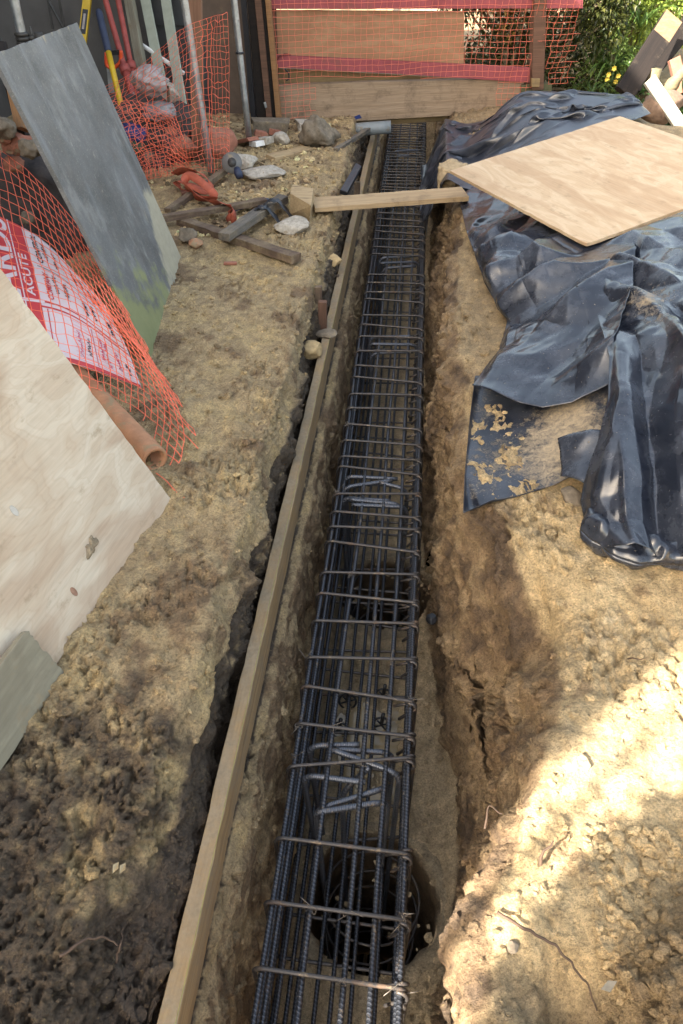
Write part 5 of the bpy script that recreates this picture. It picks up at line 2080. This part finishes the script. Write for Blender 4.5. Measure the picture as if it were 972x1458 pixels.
tarp_obj("plastic_sheet", "wrinkled black plastic sheet under the near edge of the plywood, hanging over the trench lip", XA, TARP, mud)
# right half: heavy folds falling to the clay
topB = [WH(838, 352, .05), WH(880, 330, .08), WH(920, 314, .10), WH(985, 296, .12), WH(1120, 270, .12)]
leftB = [WH(838, 352, .03), WH(846, 400, .05), WH(850, 450, .06), W(868, 520, .30), W(866, 580, .26), W(852, 640, .20), W(832, 690, .15), W(826, 715, .12), W(834, 752, .09), W(856, 787, .08)]
rightB = [WH(1120, 270, .12), WH(1180, 450, .10), WH(1250, 620, .08), W(1350, 790, .12)]
P0 = coons(topB, foot, leftB, rightB, 260, 240)
n, m = P0.shape[:2]
ii, jj = np.meshgrid(np.linspace(0, 1, n), np.linspace(0, 1, m), indexing='ij')
P0[..., 2] = np.maximum(P0[..., 2], heap(P0[..., 0], P0[..., 1]) + .008)
x_, y_ = P0[..., 0], P0[..., 1]
wv = fbm(P0.reshape(-1, 3) * np.array([1, .5, 1]), 1.8, 2, .45, 211).reshape(n, m)
# long gathered folds: they start at the plywood and hang down the face of the heap to the clay
wv2 = fbm(P0.reshape(-1, 3) * np.array([1, .35, 1]), 1.1, 2, .5, 231).reshape(n, m)
u_ = x_ + .30 * (y_ - 2.6) * sstep(y_, 2.3, 3.4) + .05 * wv + .22 * wv2 * sstep(x_, .95, 1.25)
g1 = .5 + .5 * tri(u_ * 29.0 + .6, .05)
g2 = .5 + .5 * tri(u_ * 57.0 + 5 * wv, .05)
g3 = .5 + .5 * tri((x_ * .7 + y_ * .9) * 15 + 7 * wv, .05)
amp = .055 + .055 * sstep(ii, .35, .75)
hh_ = amp * g1 * (1 - .55 * sstep(wv2, -.05, .35) * sstep(x_, 1.0, 1.3)) + .035 * g2 * sstep(ii, .30, .8) + .05 * g3 * sstep(ii, .65, .25)
hh_ += .040 * (crumple_h(P0, .19, 6, 51, .10, .04) + .3) + .009 * (crumple_h(P0, .075, 5, 53, .10, .04) + .2)
hh_ = hh_ - .3 * hh_.mean()
hh_ *= .35 + .65 * sstep(ii, .03, .25)
edge_f = sstep(ii, 0, .05) * (.55 + .45 * sstep(jj, 0, .06))
Nn = normals(P0)
Nn = Nn * .75 + np.array([-.10, -.25, .55])
Nn /= np.linalg.norm(Nn, axis=-1, keepdims=True)
XB = under_ply(P0 + Nn * (np.maximum(hh_, -.004) * edge_f)[..., None], .9)
mud = .30 * np.exp(-((ii - .45) / .12) ** 2 - ((jj - .25) / .15) ** 2) + .22 * np.exp(-((ii - .5) / .3) ** 2 - (jj / .07) ** 2) + .12 * np.exp(-((ii - .95) / .08) ** 2)
tarp_obj("plastic_sheet", "glossy black plastic sheet bunched in heavy upright folds at the right edge of the picture", XB, TARP, mud)
# gathered roll along the foot of the sheet
rollp = [np.array(p) for p in ([W(838, 735, .12), W(850, 765, .09), W(885, 787, .085), W(930, 793, .085), W(985, 798, .09), W(1120, 796, .10), W(1300, 790, .10)])]
rc = catmull(rollp, 90)
nn = 40
G = np.zeros((90, nn, 3))
for i in range(90):
    tdir = np.gradient(rc, axis=0)[i]
    tdir /= np.linalg.norm(tdir)
    b1 = np.cross(tdir, (0, 0, 1))
    b1 /= np.linalg.norm(b1)
    for k in range(nn):
        a = 2 * math.pi * k / (nn - 1)
        rr = .046 * (1 + .25 * float(tri(np.array(i * .23 + 1.6 * math.sin(a * 2 + i * .07))))) * (.45 + .55 * min(1, i / 10))
        G[i, k] = rc[i] + b1 * math.cos(a) * rr + np.array([0, 0, math.sin(a) * rr * 1.05 + .02])
cg = crumple_h(G * np.array([1, 1, 1.3]), .10, 6, 77, .3) + .7 * crumple_h(G[..., [2, 0, 1]], .07, 5, 79, .3)
for i in range(90):
    G[i] += (G[i] - rc[i]) / .046 * (cg[i] * .022)[:, None]
G[..., 2] = np.maximum(G[..., 2], bank_h(G[..., 0], G[..., 1]) + .004)
tarp_obj("plastic_sheet", "rolled and crumpled lower hem of black sheeting lying on the yellow clay", G, TARP, np.full((90, nn), .06))

# far sheet heaped against the fence
topC = [np.array(p) for p in ((.02, 7.0, -.30), (.15, 6.95, -.05), (.30, 6.80, .20), (.58, 6.62, .35), (.9, 6.55, .42), (1.25, 6.5, .41), (1.52, 6.42, .36))]
botC = [np.array(p) for p in ((.10, 5.55, -.42), (.19, 5.40, -.06), (.34, 5.20, .16), (.62, 5.10, .27), (1.0, 5.1, .34), (1.3, 5.3, .39), (1.52, 5.6, .41))]
leftC = [np.array(p) for p in ((.02, 7.0, -.30), (.05, 6.3, -.36), (.10, 5.55, -.42))]
rightC = [np.array(p) for p in ((1.52, 6.42, .36), (1.56, 6.0, .40), (1.52, 5.6, .41))]
P0 = coons(topC, botC, leftC, rightC, 100, 130)
n, m = P0.shape[:2]
ii, jj = np.meshgrid(np.linspace(0, 1, n), np.linspace(0, 1, m), indexing='ij')
P1 = P0.copy()
ph = ii * 17 - jj * 6 + 1.6 * np.sin(jj * 5)
P1[..., 2] += (.06 * np.maximum(np.sin(ph), -.3) + .02 * np.sin(jj * 19 + ii * 5)) * sstep(jj, .02, .2)
pin = np.zeros((n, m), bool)
pin[:, 0] = True
P1[pin] = P0[pin]
XC = settle(P1, (1.22, 1.06), lambda x, y: np.minimum(np.where(x < .20, .02 - (.20 - x) * 3.2, np.maximum(bank_h(x, y), .03)), np.where((y < 6.1) & (x > .3), np.maximum(ply_plane(x, y) - .05, .0), 9)), pin, 150, .05, 51, .18, .0005, .96, .03)
mud = .20 * np.exp(-((ii - .72) / .14) ** 2 - ((jj - .45) / .22) ** 2)
tarp_obj("plastic_sheet", "black plastic sheet heaped in loose ridges between the fence and the plywood", XC, TARP_FAR, mud, 1)

# square of plywood lying on the sheeting
Ap, Bp, Dp = atz(640, 245, .285), atz(890, 170, .455), atz(835, 350, .285)
ep, up_ = (Dp - Ap), (Bp - Ap)
Lp, Wp = np.linalg.norm(up_), np.linalg.norm(ep)
up_ = up_ / Lp
nr = np.cross(ep, up_)
sheet("plywood_sheet", "pale square plywood sheet lying on top of the black sheeting at the right", "plywood", Ap, ep / Wp, up_, Wp, Lp, .018, PLY_RIGHT, .002, 30, .01)

# ------------------------------------------------------------------ timbers and plants at the far right
def ybeam(name, label, cat, p, q, yp, yq, w, h, mat, up=(0, -1, .3), **kw):
    return beam(name, label, cat, aty(*p, yp), aty(*q, yq), w, h, mat, up=up, **kw)


o = ybeam("dark_plank", "dark stained plank with a pale sawn end leaning out of the shrubs at top right", "timber", (888, 134), (957, 26), 7.0, 7.5, .17, .05, DARKWOOD)
d0, d1 = aty(888, 134, 7.0), aty(957, 26, 7.5)
dv = (d1 - d0) / np.linalg.norm(d1 - d0)
Rb = frame(dv, np.cross(np.array((0, -1, .3)), dv))
mb = MB()
mb.box(d1 + dv * .004, (.008, .168, .048), Rb)
e_ = mb.build("sawn_end", DARKEDGE, o)
mb = MB()
mb.box(d1 - dv * .10 + Rb[:, 2] * .0262, (.20, .165, .002), Rb)
mb.build("bare_patch", DARKEDGE, o)
ybeam("dark_plank", "second dark stained plank lying behind the one with the pale end", "timber", (905, 128), (990, 22), 7.5, 7.9, .15, .05, DARKWOOD)
a, b = aty(892, 200, 6.75), aty(990, 78, 6.6)
mb = MB()
pts = catmull([a, a + (b - a) * .3 + (0, 0, .04), a + (b - a) * .55 + (0, 0, -.01), b], 30)
mb.tube(pts, .040 + .010 * np.sin(np.arange(30) * .9) + .006 * np.sin(np.arange(30) * 2.3), 14)
tag(mb.build("fallen_branch", BARK, None, True), "peeling pale branch leaning across the dark planks", "branch")
beam("white_plank", "white painted plank leaning at the right edge of the picture", "timber", aty(924, 113, 6.3), aty(1010, 240, 6.05), .085, .045, m_plain("cream_paint", (.40, .37, .31), .6, 0, .12, 20, .1), up=(0, -1, .4))
p = aty(965, 108, 6.9)
mb = MB()
mb.box((0, 0, 0), (.26, .11, .08))
tag(mb.build("red_brick", BRICK, None, False, mat4(frame((.3, -.2, -.6), (0, 1, 0)), p), .004), "reddish brown brick caught at the picture edge behind the white plank", "brick")
stone(918, 165, .30, "reddish brown earth clod between the plywood and the white plank", m_plain("earth_clod", (.17, .11, .075), .9, 0, .35, 30, .8), .8, pos=aty(940, 165, 6.35) + (0, 0, -.02), long=1.2)
p = aty(926, 122, 7.2)
mb = MB()
mb.tube([p + (0, 0, -.25), p + (0, 0, -.02), p + (.005, 0, .13)], [.06, .058, .055], 14)
tag(mb.build("tree_stump", BARK, None, True), "short grey cut stump between the dark planks", "stump")


def leaf_mesh(n, place, size, c1, c2, aspect=.45, droop=.25, seed=0):
    """n small folded leaves; place(rg) -> position, outward direction"""
    rg = np.random.default_rng(seed)
    pos, out = place(rg, n)
    ln = size * (.6 + .8 * rg.random(n))
    out = out + rg.normal(size=(n, 3)) * .55
    out /= np.linalg.norm(out, axis=1)[:, None]
    up = np.array([0, 0, 1.0]) + rg.normal(size=(n, 3)) * .45
    side = np.cross(out, up)
    side /= np.linalg.norm(side, axis=1)[:, None] + 1e-9
    nn = np.cross(side, out)
    w = ln * aspect * .5
    a = pos
    tip = pos + out * ln[:, None] - np.array([0, 0, 1]) * (ln * droop)[:, None]
    mid = pos + out * (ln * .5)[:, None]
    l = mid + side * w[:, None] + nn * (w * .35)[:, None]
    r = mid - side * w[:, None] + nn * (w * .35)[:, None]
    V = np.stack([a, l, tip, mid, r], 1).reshape(-1, 3)
    b = np.arange(n)[:, None] * 5
    T = np.concatenate([b + np.array([[0, 3, 1]]), b + np.array([[1, 3, 2]]), b + np.array([[0, 4, 3]]), b + np.array([[3, 4, 2]])])
    t = rg.random(n) ** 1.2
    C = np.repeat(np.asarray(c1)[None] * (1 - t)[:, None] + np.asarray(c2)[None] * t[:, None], 5, 0)
    return V, T, C


def plant(name, label, cat, loc, lobes, n, size, c1, c2, trunk=None, aspect=.45, droop=.2, seed=0, group=None):
    t = thing(name, label, cat, loc, group)
    lobes = np.asarray(lobes, float)                       # x, y, z, radius

    def place(rg, k):
        i = rg.choice(len(lobes), k, p=lobes[:, 3] ** 2 / (lobes[:, 3] ** 2).sum())
        d = rg.normal(size=(k, 3))
        d /= np.linalg.norm(d, axis=1)[:, None]
        r = lobes[i, 3] * (.45 + .6 * rg.random(k) ** .6)
        r *= 1 + .35 * vnoise(d * 2.6 + i[:, None] * 7.7, seed)
        return lobes[i, :3] + d * r[:, None], d
    V, T, C = leaf_mesh(n, place, size, c1, c2, aspect, droop, seed)
    o = link("foliage", np_mesh("foliage", V, T, LEAF, C, False))
    o.parent = t
    o.matrix_parent_inverse = t.matrix_basis.inverted()
    mb = MB()
    for k in range(len(lobes)):
        b = np.asarray(loc, float)
        mb.tube(catmull([b, b * .5 + lobes[k, :3] * .5 + (random.uniform(-.05, .05), 0, .02), lobes[k, :3]], 8), np.linspace(.022, .006, 8) if trunk is None else np.linspace(trunk, trunk * .25, 8), 7)
    mb.build("stems", BARK, t, True)
    return t


GD, GM, GB = (.018, .030, .008), (.10, .155, .03), (.46, .56, .10)


def lob(rng, k, x0, x1, y0, y1, z0, z1, r0, r1):
    return [(rng.uniform(x0, x1), rng.uniform(y0, y1), rng.uniform(z0, z1), rng.uniform(r0, r1)) for _ in range(k)]


rr_ = random.Random(4)
plant("hedge", "clipped dark hedge with ochre and green leaves behind the netting of the fence", "hedge", (.95, 8.3, 0),
      lob(rr_, 46, .2, 1.75, 7.95, 8.5, .0, 1.0, .16, .26), 15000, .050, GD, (.085, .085, .02), seed=2)
plant("hedge", "orange tinged shrub seen through the netting right of the plywood panel", "shrub", (.75, 8.0, 0),
      lob(rr_, 5, .55, .95, 7.95, 8.1, .55, .9, .10, .16), 900, .05, (.24, .12, .04), (.38, .25, .07), seed=9)
plant("shrub", "bright yellow green leafy shrub beyond the end of the fence", "shrub", (2.0, 9.1, 0),
      lob(rr_, 26, 1.45, 2.65, 8.7, 9.5, .35, 1.15, .16, .30), 9500, .060, GM, GB, seed=3)
plant("shrub", "low bright leafy shrub behind the yellow flowers", "shrub", (1.9, 8.2, 0),
      lob(rr_, 9, 1.55, 2.05, 8.0, 8.4, .10, .38, .10, .18), 2600, .055, (.08, .13, .03), (.22, .30, .07), seed=5)
plant("shrub", "tall dark shrub behind the bright one at top right", "shrub", (2.6, 10.4, 0),
      lob(rr_, 30, .4, 4.2, 10.0, 11.2, .2, 1.7, .30, .5), 9000, .075, (.015, .026, .008), (.05, .085, .02), seed=6)
plant("shrub", "small dark leafy plant growing between the dark planks and the stump", "plant", (2.0, 7.3, 0),
      lob(rr_, 5, 1.78, 2.0, 7.0, 7.2, .05, .24, .06, .11), 420, .085, (.03, .07, .02), (.09, .17, .05), aspect=.35, seed=7)
plant("shrub", "dark strappy plant at the picture edge behind the white plank", "plant", (2.2, 6.9, 0),
      lob(rr_, 7, 2.1, 2.5, 6.7, 7.3, .05, .38, .08, .16), 800, .11, (.025, .05, .015), (.08, .14, .04), aspect=.3, seed=8)


def strap_plant(px, py, y, n, ln, label, col, seed):
    rg = np.random.default_rng(seed)
    b = aty(px, py, y)
    t = thing("strap_leaf_plant", label, "plant", b)
    VV, FF, CC = [], [], []
    for k in range(n):
        a = rg.uniform(0, 2 * math.pi)
        d = np.array([math.cos(a), math.sin(a) * .7, 0])
        L = ln * rg.uniform(.6, 1.1)
        s = np.linspace(0, 1, 9)
        c = b + d[None] * (s * L * .75)[:, None] + np.array([0, 0, 1.0])[None] * (L * (1.1 * s - 1.0 * s ** 2 * rg.uniform(.6, 1.3)))[:, None]
        sd = np.cross(d, (0, 0, 1))
        w = .014 * np.sin(np.pi * (.08 + .92 * s)) ** .6 * (1 - s * .3)
        g = np.stack([c - sd * w[:, None], c + np.array([0, 0, -.003]), c + sd * w[:, None]], 1)
        q = np.arange(27).reshape(9, 3)
        qq = np.stack([q[:-1, :-1], q[:-1, 1:], q[1:, 1:], q[1:, :-1]], -1).reshape(-1, 4)
        FF.append(qq + 27 * k)
        VV.append(g.reshape(-1, 3))
        CC.append(np.tile(np.asarray(col) * rg.uniform(.6, 1.4), (27, 1)))
    o = link("leaves", np_mesh("leaves", np.concatenate(VV), np.concatenate(FF), LEAF, np.concatenate(CC)))
    o.parent = t
    o.matrix_parent_inverse = t.matrix_basis.inverted()
    return t, b


strap_plant(868, 108, 8.0, 22, .45, "strap leaved green plant beside the yellow flowers", (.07, .13, .03), 1)
strap_plant(910, 40, 8.4, 20, .55, "long strap leaves arching in front of the bright shrub", (.13, .22, .05), 2)
strap_plant(840, 138, 7.7, 16, .38, "low strap leaves rising behind the far black sheeting", (.06, .11, .03), 3)
fl = thing("yellow_flower", "cluster of pale yellow flowers low beside the dark plank", "flower", aty(872, 112, 7.8))
for (px, py) in ((866, 106), (874, 97), (880, 108), (864, 113), (876, 116)):
    c = aty(px, py, 7.75)
    mb = MB()
    for k in range(6):
        a = k * math.pi / 3 + px
        d = np.array([math.cos(a), -.5, math.sin(a)]) * .024
        s = np.array([-math.sin(a), 0, math.cos(a)]) * .010
        mb.add([c, c + d * .6 + s, c + d, c + d * .6 - s], [(0, 1, 2, 3)])
    mb.build("petals", FLOWER, fl)
mb = MB()
for (px, py) in ((866, 106), (874, 97), (880, 108)):
    c = aty(px, py, 7.76)
    mb.tube([c, c + (.01, .02, -.2)], .004, 5)
mb.build("stems", m_plain("stem", (.06, .11, .03), .6), fl, True)

# dark litter on the ground beyond the fence comes from the ground sheet itself; roots in the bank
def root(pts, r, label):
    mb = MB()
    c = catmull(pts, 40)
    c = c + np.stack([vnoise(c * 60, 3), vnoise(c * 60 + 9, 4), vnoise(c * 60 + 20, 5)], -1) * r * 1.0
    mb.tube(c, np.linspace(r, r * .4, 40), 6)
    tag(mb.build("root", ROOT, None, True), label, "root")


def RG(px, py, up=.012):
    p = P3(px, py, up)
    return p


root([RG(708, 1300), RG(745, 1320, .02), RG(790, 1350, .03), RG(835, 1400, .02), RG(850, 1440, .01)], .004, "long brown root curving down the clay slope at the lower right")
root([RG(770, 1230, .01), RG(772, 1212, .04), RG(788, 1200, .05)], .0045, "short cut root standing out of the sunlit clay")
root([RG(885, 942, .006), RG(900, 937, .012), RG(920, 940, .008)], .0028, "thin dry twig at the upper edge of the sunlit clay")
root([RG(690, 1180, .01), RG(696, 1150, .03), RG(715, 1160, .03)], .003, "wispy root fringe at the lip above the drilled hole")
root([P3(165, 1370, .01), P3(172, 1345, .02), P3(175, 1322, .015)], .003, "pale thin root on the dark soil at the lower left")
root([P3(85, 1360, .01), P3(130, 1335, .015), P3(170, 1345, .01)], .004, "dark root across the dark soil at the lower left")
mb = MB()
for dx in (-.012, .012):
    p = P3(170, 1236, .012) + np.array([dx * .7, 0, 0])
    mb.add([p + (-.004, -.014, 0), p + (.008, -.004, .006), p + (.002, .014, 0), p + (-.008, .004, .005)], [(0, 1, 2, 3)])
tag(mb.build("fallen_leaf", m_plain("dry_leaf", (.36, .28, .16), .7)), "pair of pale dry leaves on the dark soil of the left bank", "leaf")
mb = MB()
p = P3(866, 1405, .02)
mb.add([p + (-.016, -.006, 0), p + (.0, -.012, .008), p + (.016, .008, .012), p + (.0, .010, .004)], [(0, 1, 2), (0, 2, 3)])
tag(mb.build("paper_scrap", m_plain("dirty_paper", (.24, .21, .16), .7, 0, .3, 40, .2)), "dirty pale paper scrap in the hollow at the lower right", "paper scrap")

# ------------------------------------------------------------------ unseen tree added behind the camera to shade the near clay
tr = thing("shade_helper_tree", "unseen broad leaved tree added behind the camera to shade the near clay", "tree", (-1.15, -1.35, 0))
mb = MB()
mb.tube(catmull([(-1.15, -1.35, -.05), (-1.13, -1.34, .6), (-1.16, -1.36, 1.2), (-1.1, -1.3, 1.9)], 16), np.linspace(.035, .014, 16), 10)
mb.build("trunk", BARK, tr, True)
lobt = np.array([(-1.22, -1.14, 1.72, .19), (-1.15, -.99, 1.72, .15), (-.98, -.95, 1.72, .15), (-1.28, -1.10, 1.66, .12), (-1.05, -1.12, 1.70, .19), (-1.20, -1.36, 1.80, .17), (-1.02, -1.42, 1.80, .22), (-.86, -1.06, 1.68, .18), (-.86, -1.36, 1.75, .2)])


def place_t(rg, k):
    i = rg.integers(0, len(lobt), k)
    d = rg.normal(size=(k, 3))
    d /= np.linalg.norm(d, axis=1)[:, None]
    return lobt[i, :3] + d * (lobt[i, 3] * (.2 + .85 * rg.random(k)))[:, None], d


V_, T_, C_ = leaf_mesh(8500, place_t, .07, GM, GB, .5, .2, 77)
o = link("crown", np_mesh("crown", V_, T_, LEAF, C_, False))
o.parent = tr
o.matrix_parent_inverse = tr.matrix_basis.inverted()

tr2 = thing("shade_helper_tree", "unseen slender tree added near the house corner to dapple the shade edge", "tree", (-2.55, -2.0, 0))  # added out of view; sparse leaves break up the edge of the shade
mb = MB()
mb.tube(catmull([(-2.55, -2.0, -.05), (-2.5, -1.98, 1.2), (-2.58, -2.02, 2.2), (-2.4, -1.8, 3.0)], 16), np.linspace(.04, .012, 16), 10)
mb.build("trunk", BARK, tr2, True)
rl = random.Random(12)
lobt = []
for k in range(9):
    f = k / 8
    gx, gy = .30 + f * .8, 1.05 + f * .80 + rl.uniform(-.06, .04)
    tt = 5.0 + rl.uniform(-.3, .3)
    lobt.append((gx - .6 * tt, gy - .566 * tt, .03 + .565 * tt, rl.uniform(.05, .10)))
lobt = np.array(lobt)
V_, T_, C_ = leaf_mesh(300, place_t, .06, GM, GB, .5, .2, 78)
o = link("crown", np_mesh("crown", V_, T_, LEAF, C_, False))
o.parent = tr2
o.matrix_parent_inverse = tr2.matrix_basis.inverted()

# ------------------------------------------------------------------ light
ELEV = math.radians(34.4)
TOSUN = np.array([-.727, -.686, 0])
TOSUN = TOSUN / np.linalg.norm(TOSUN) * math.cos(ELEV) + np.array([0, 0, math.sin(ELEV)])
sl = bpy.data.lights.new("sun", 'SUN')
sl.energy = 5.0
sl.angle = math.radians(0.6)
sl.color = (1.0, .93, .82)
so = bpy.data.objects.new("sun", sl)
COL.objects.link(so)
so.rotation_euler = Vector(TOSUN.tolist()).to_track_quat('Z', 'Y').to_euler()
wd = bpy.data.worlds.new("World")
S.world = wd
wd.use_nodes = True
wn = wd.node_tree
sky = wn.nodes.new('ShaderNodeTexSky')
sky.sky_type = 'NISHITA'
sky.sun_disc = False
sky.sun_elevation = ELEV
sky.sun_rotation = math.atan2(TOSUN[0], TOSUN[1])
sky.air_density = 1.0
sky.dust_density = 3.0
sky.ozone_density = 1.0
hs = wn.nodes.new('ShaderNodeHueSaturation')
hs.inputs['Saturation'].default_value = .78
wn.links.new(sky.outputs[0], hs.inputs['Color'])
tint = wn.nodes.new('ShaderNodeMix')
tint.data_type = 'RGBA'
tint.blend_type = 'MULTIPLY'
tint.inputs[0].default_value = 1
tint.inputs[7].default_value = (1.07, 1.0, .86, 1)
wn.links.new(hs.outputs[0], tint.inputs[6])
bg = wn.nodes['Background']
bg.inputs['Strength'].default_value = .12
wn.links.new(tint.outputs[2], bg.inputs['Color'])

S.view_settings.view_transform = 'Standard'
S.view_settings.look = 'None'
S.view_settings.exposure = 2.55
S.view_settings.gamma = 1.0
S.cycles.use_denoising = True
S.cycles.max_bounces = 6
S.cycles.diffuse_bounces = 3
S.cycles.glossy_bounces = 3
S.cycles.transmission_bounces = 2
S.cycles.transparent_max_bounces = 4
S.render.resolution_x = 683
S.render.resolution_y = 1024
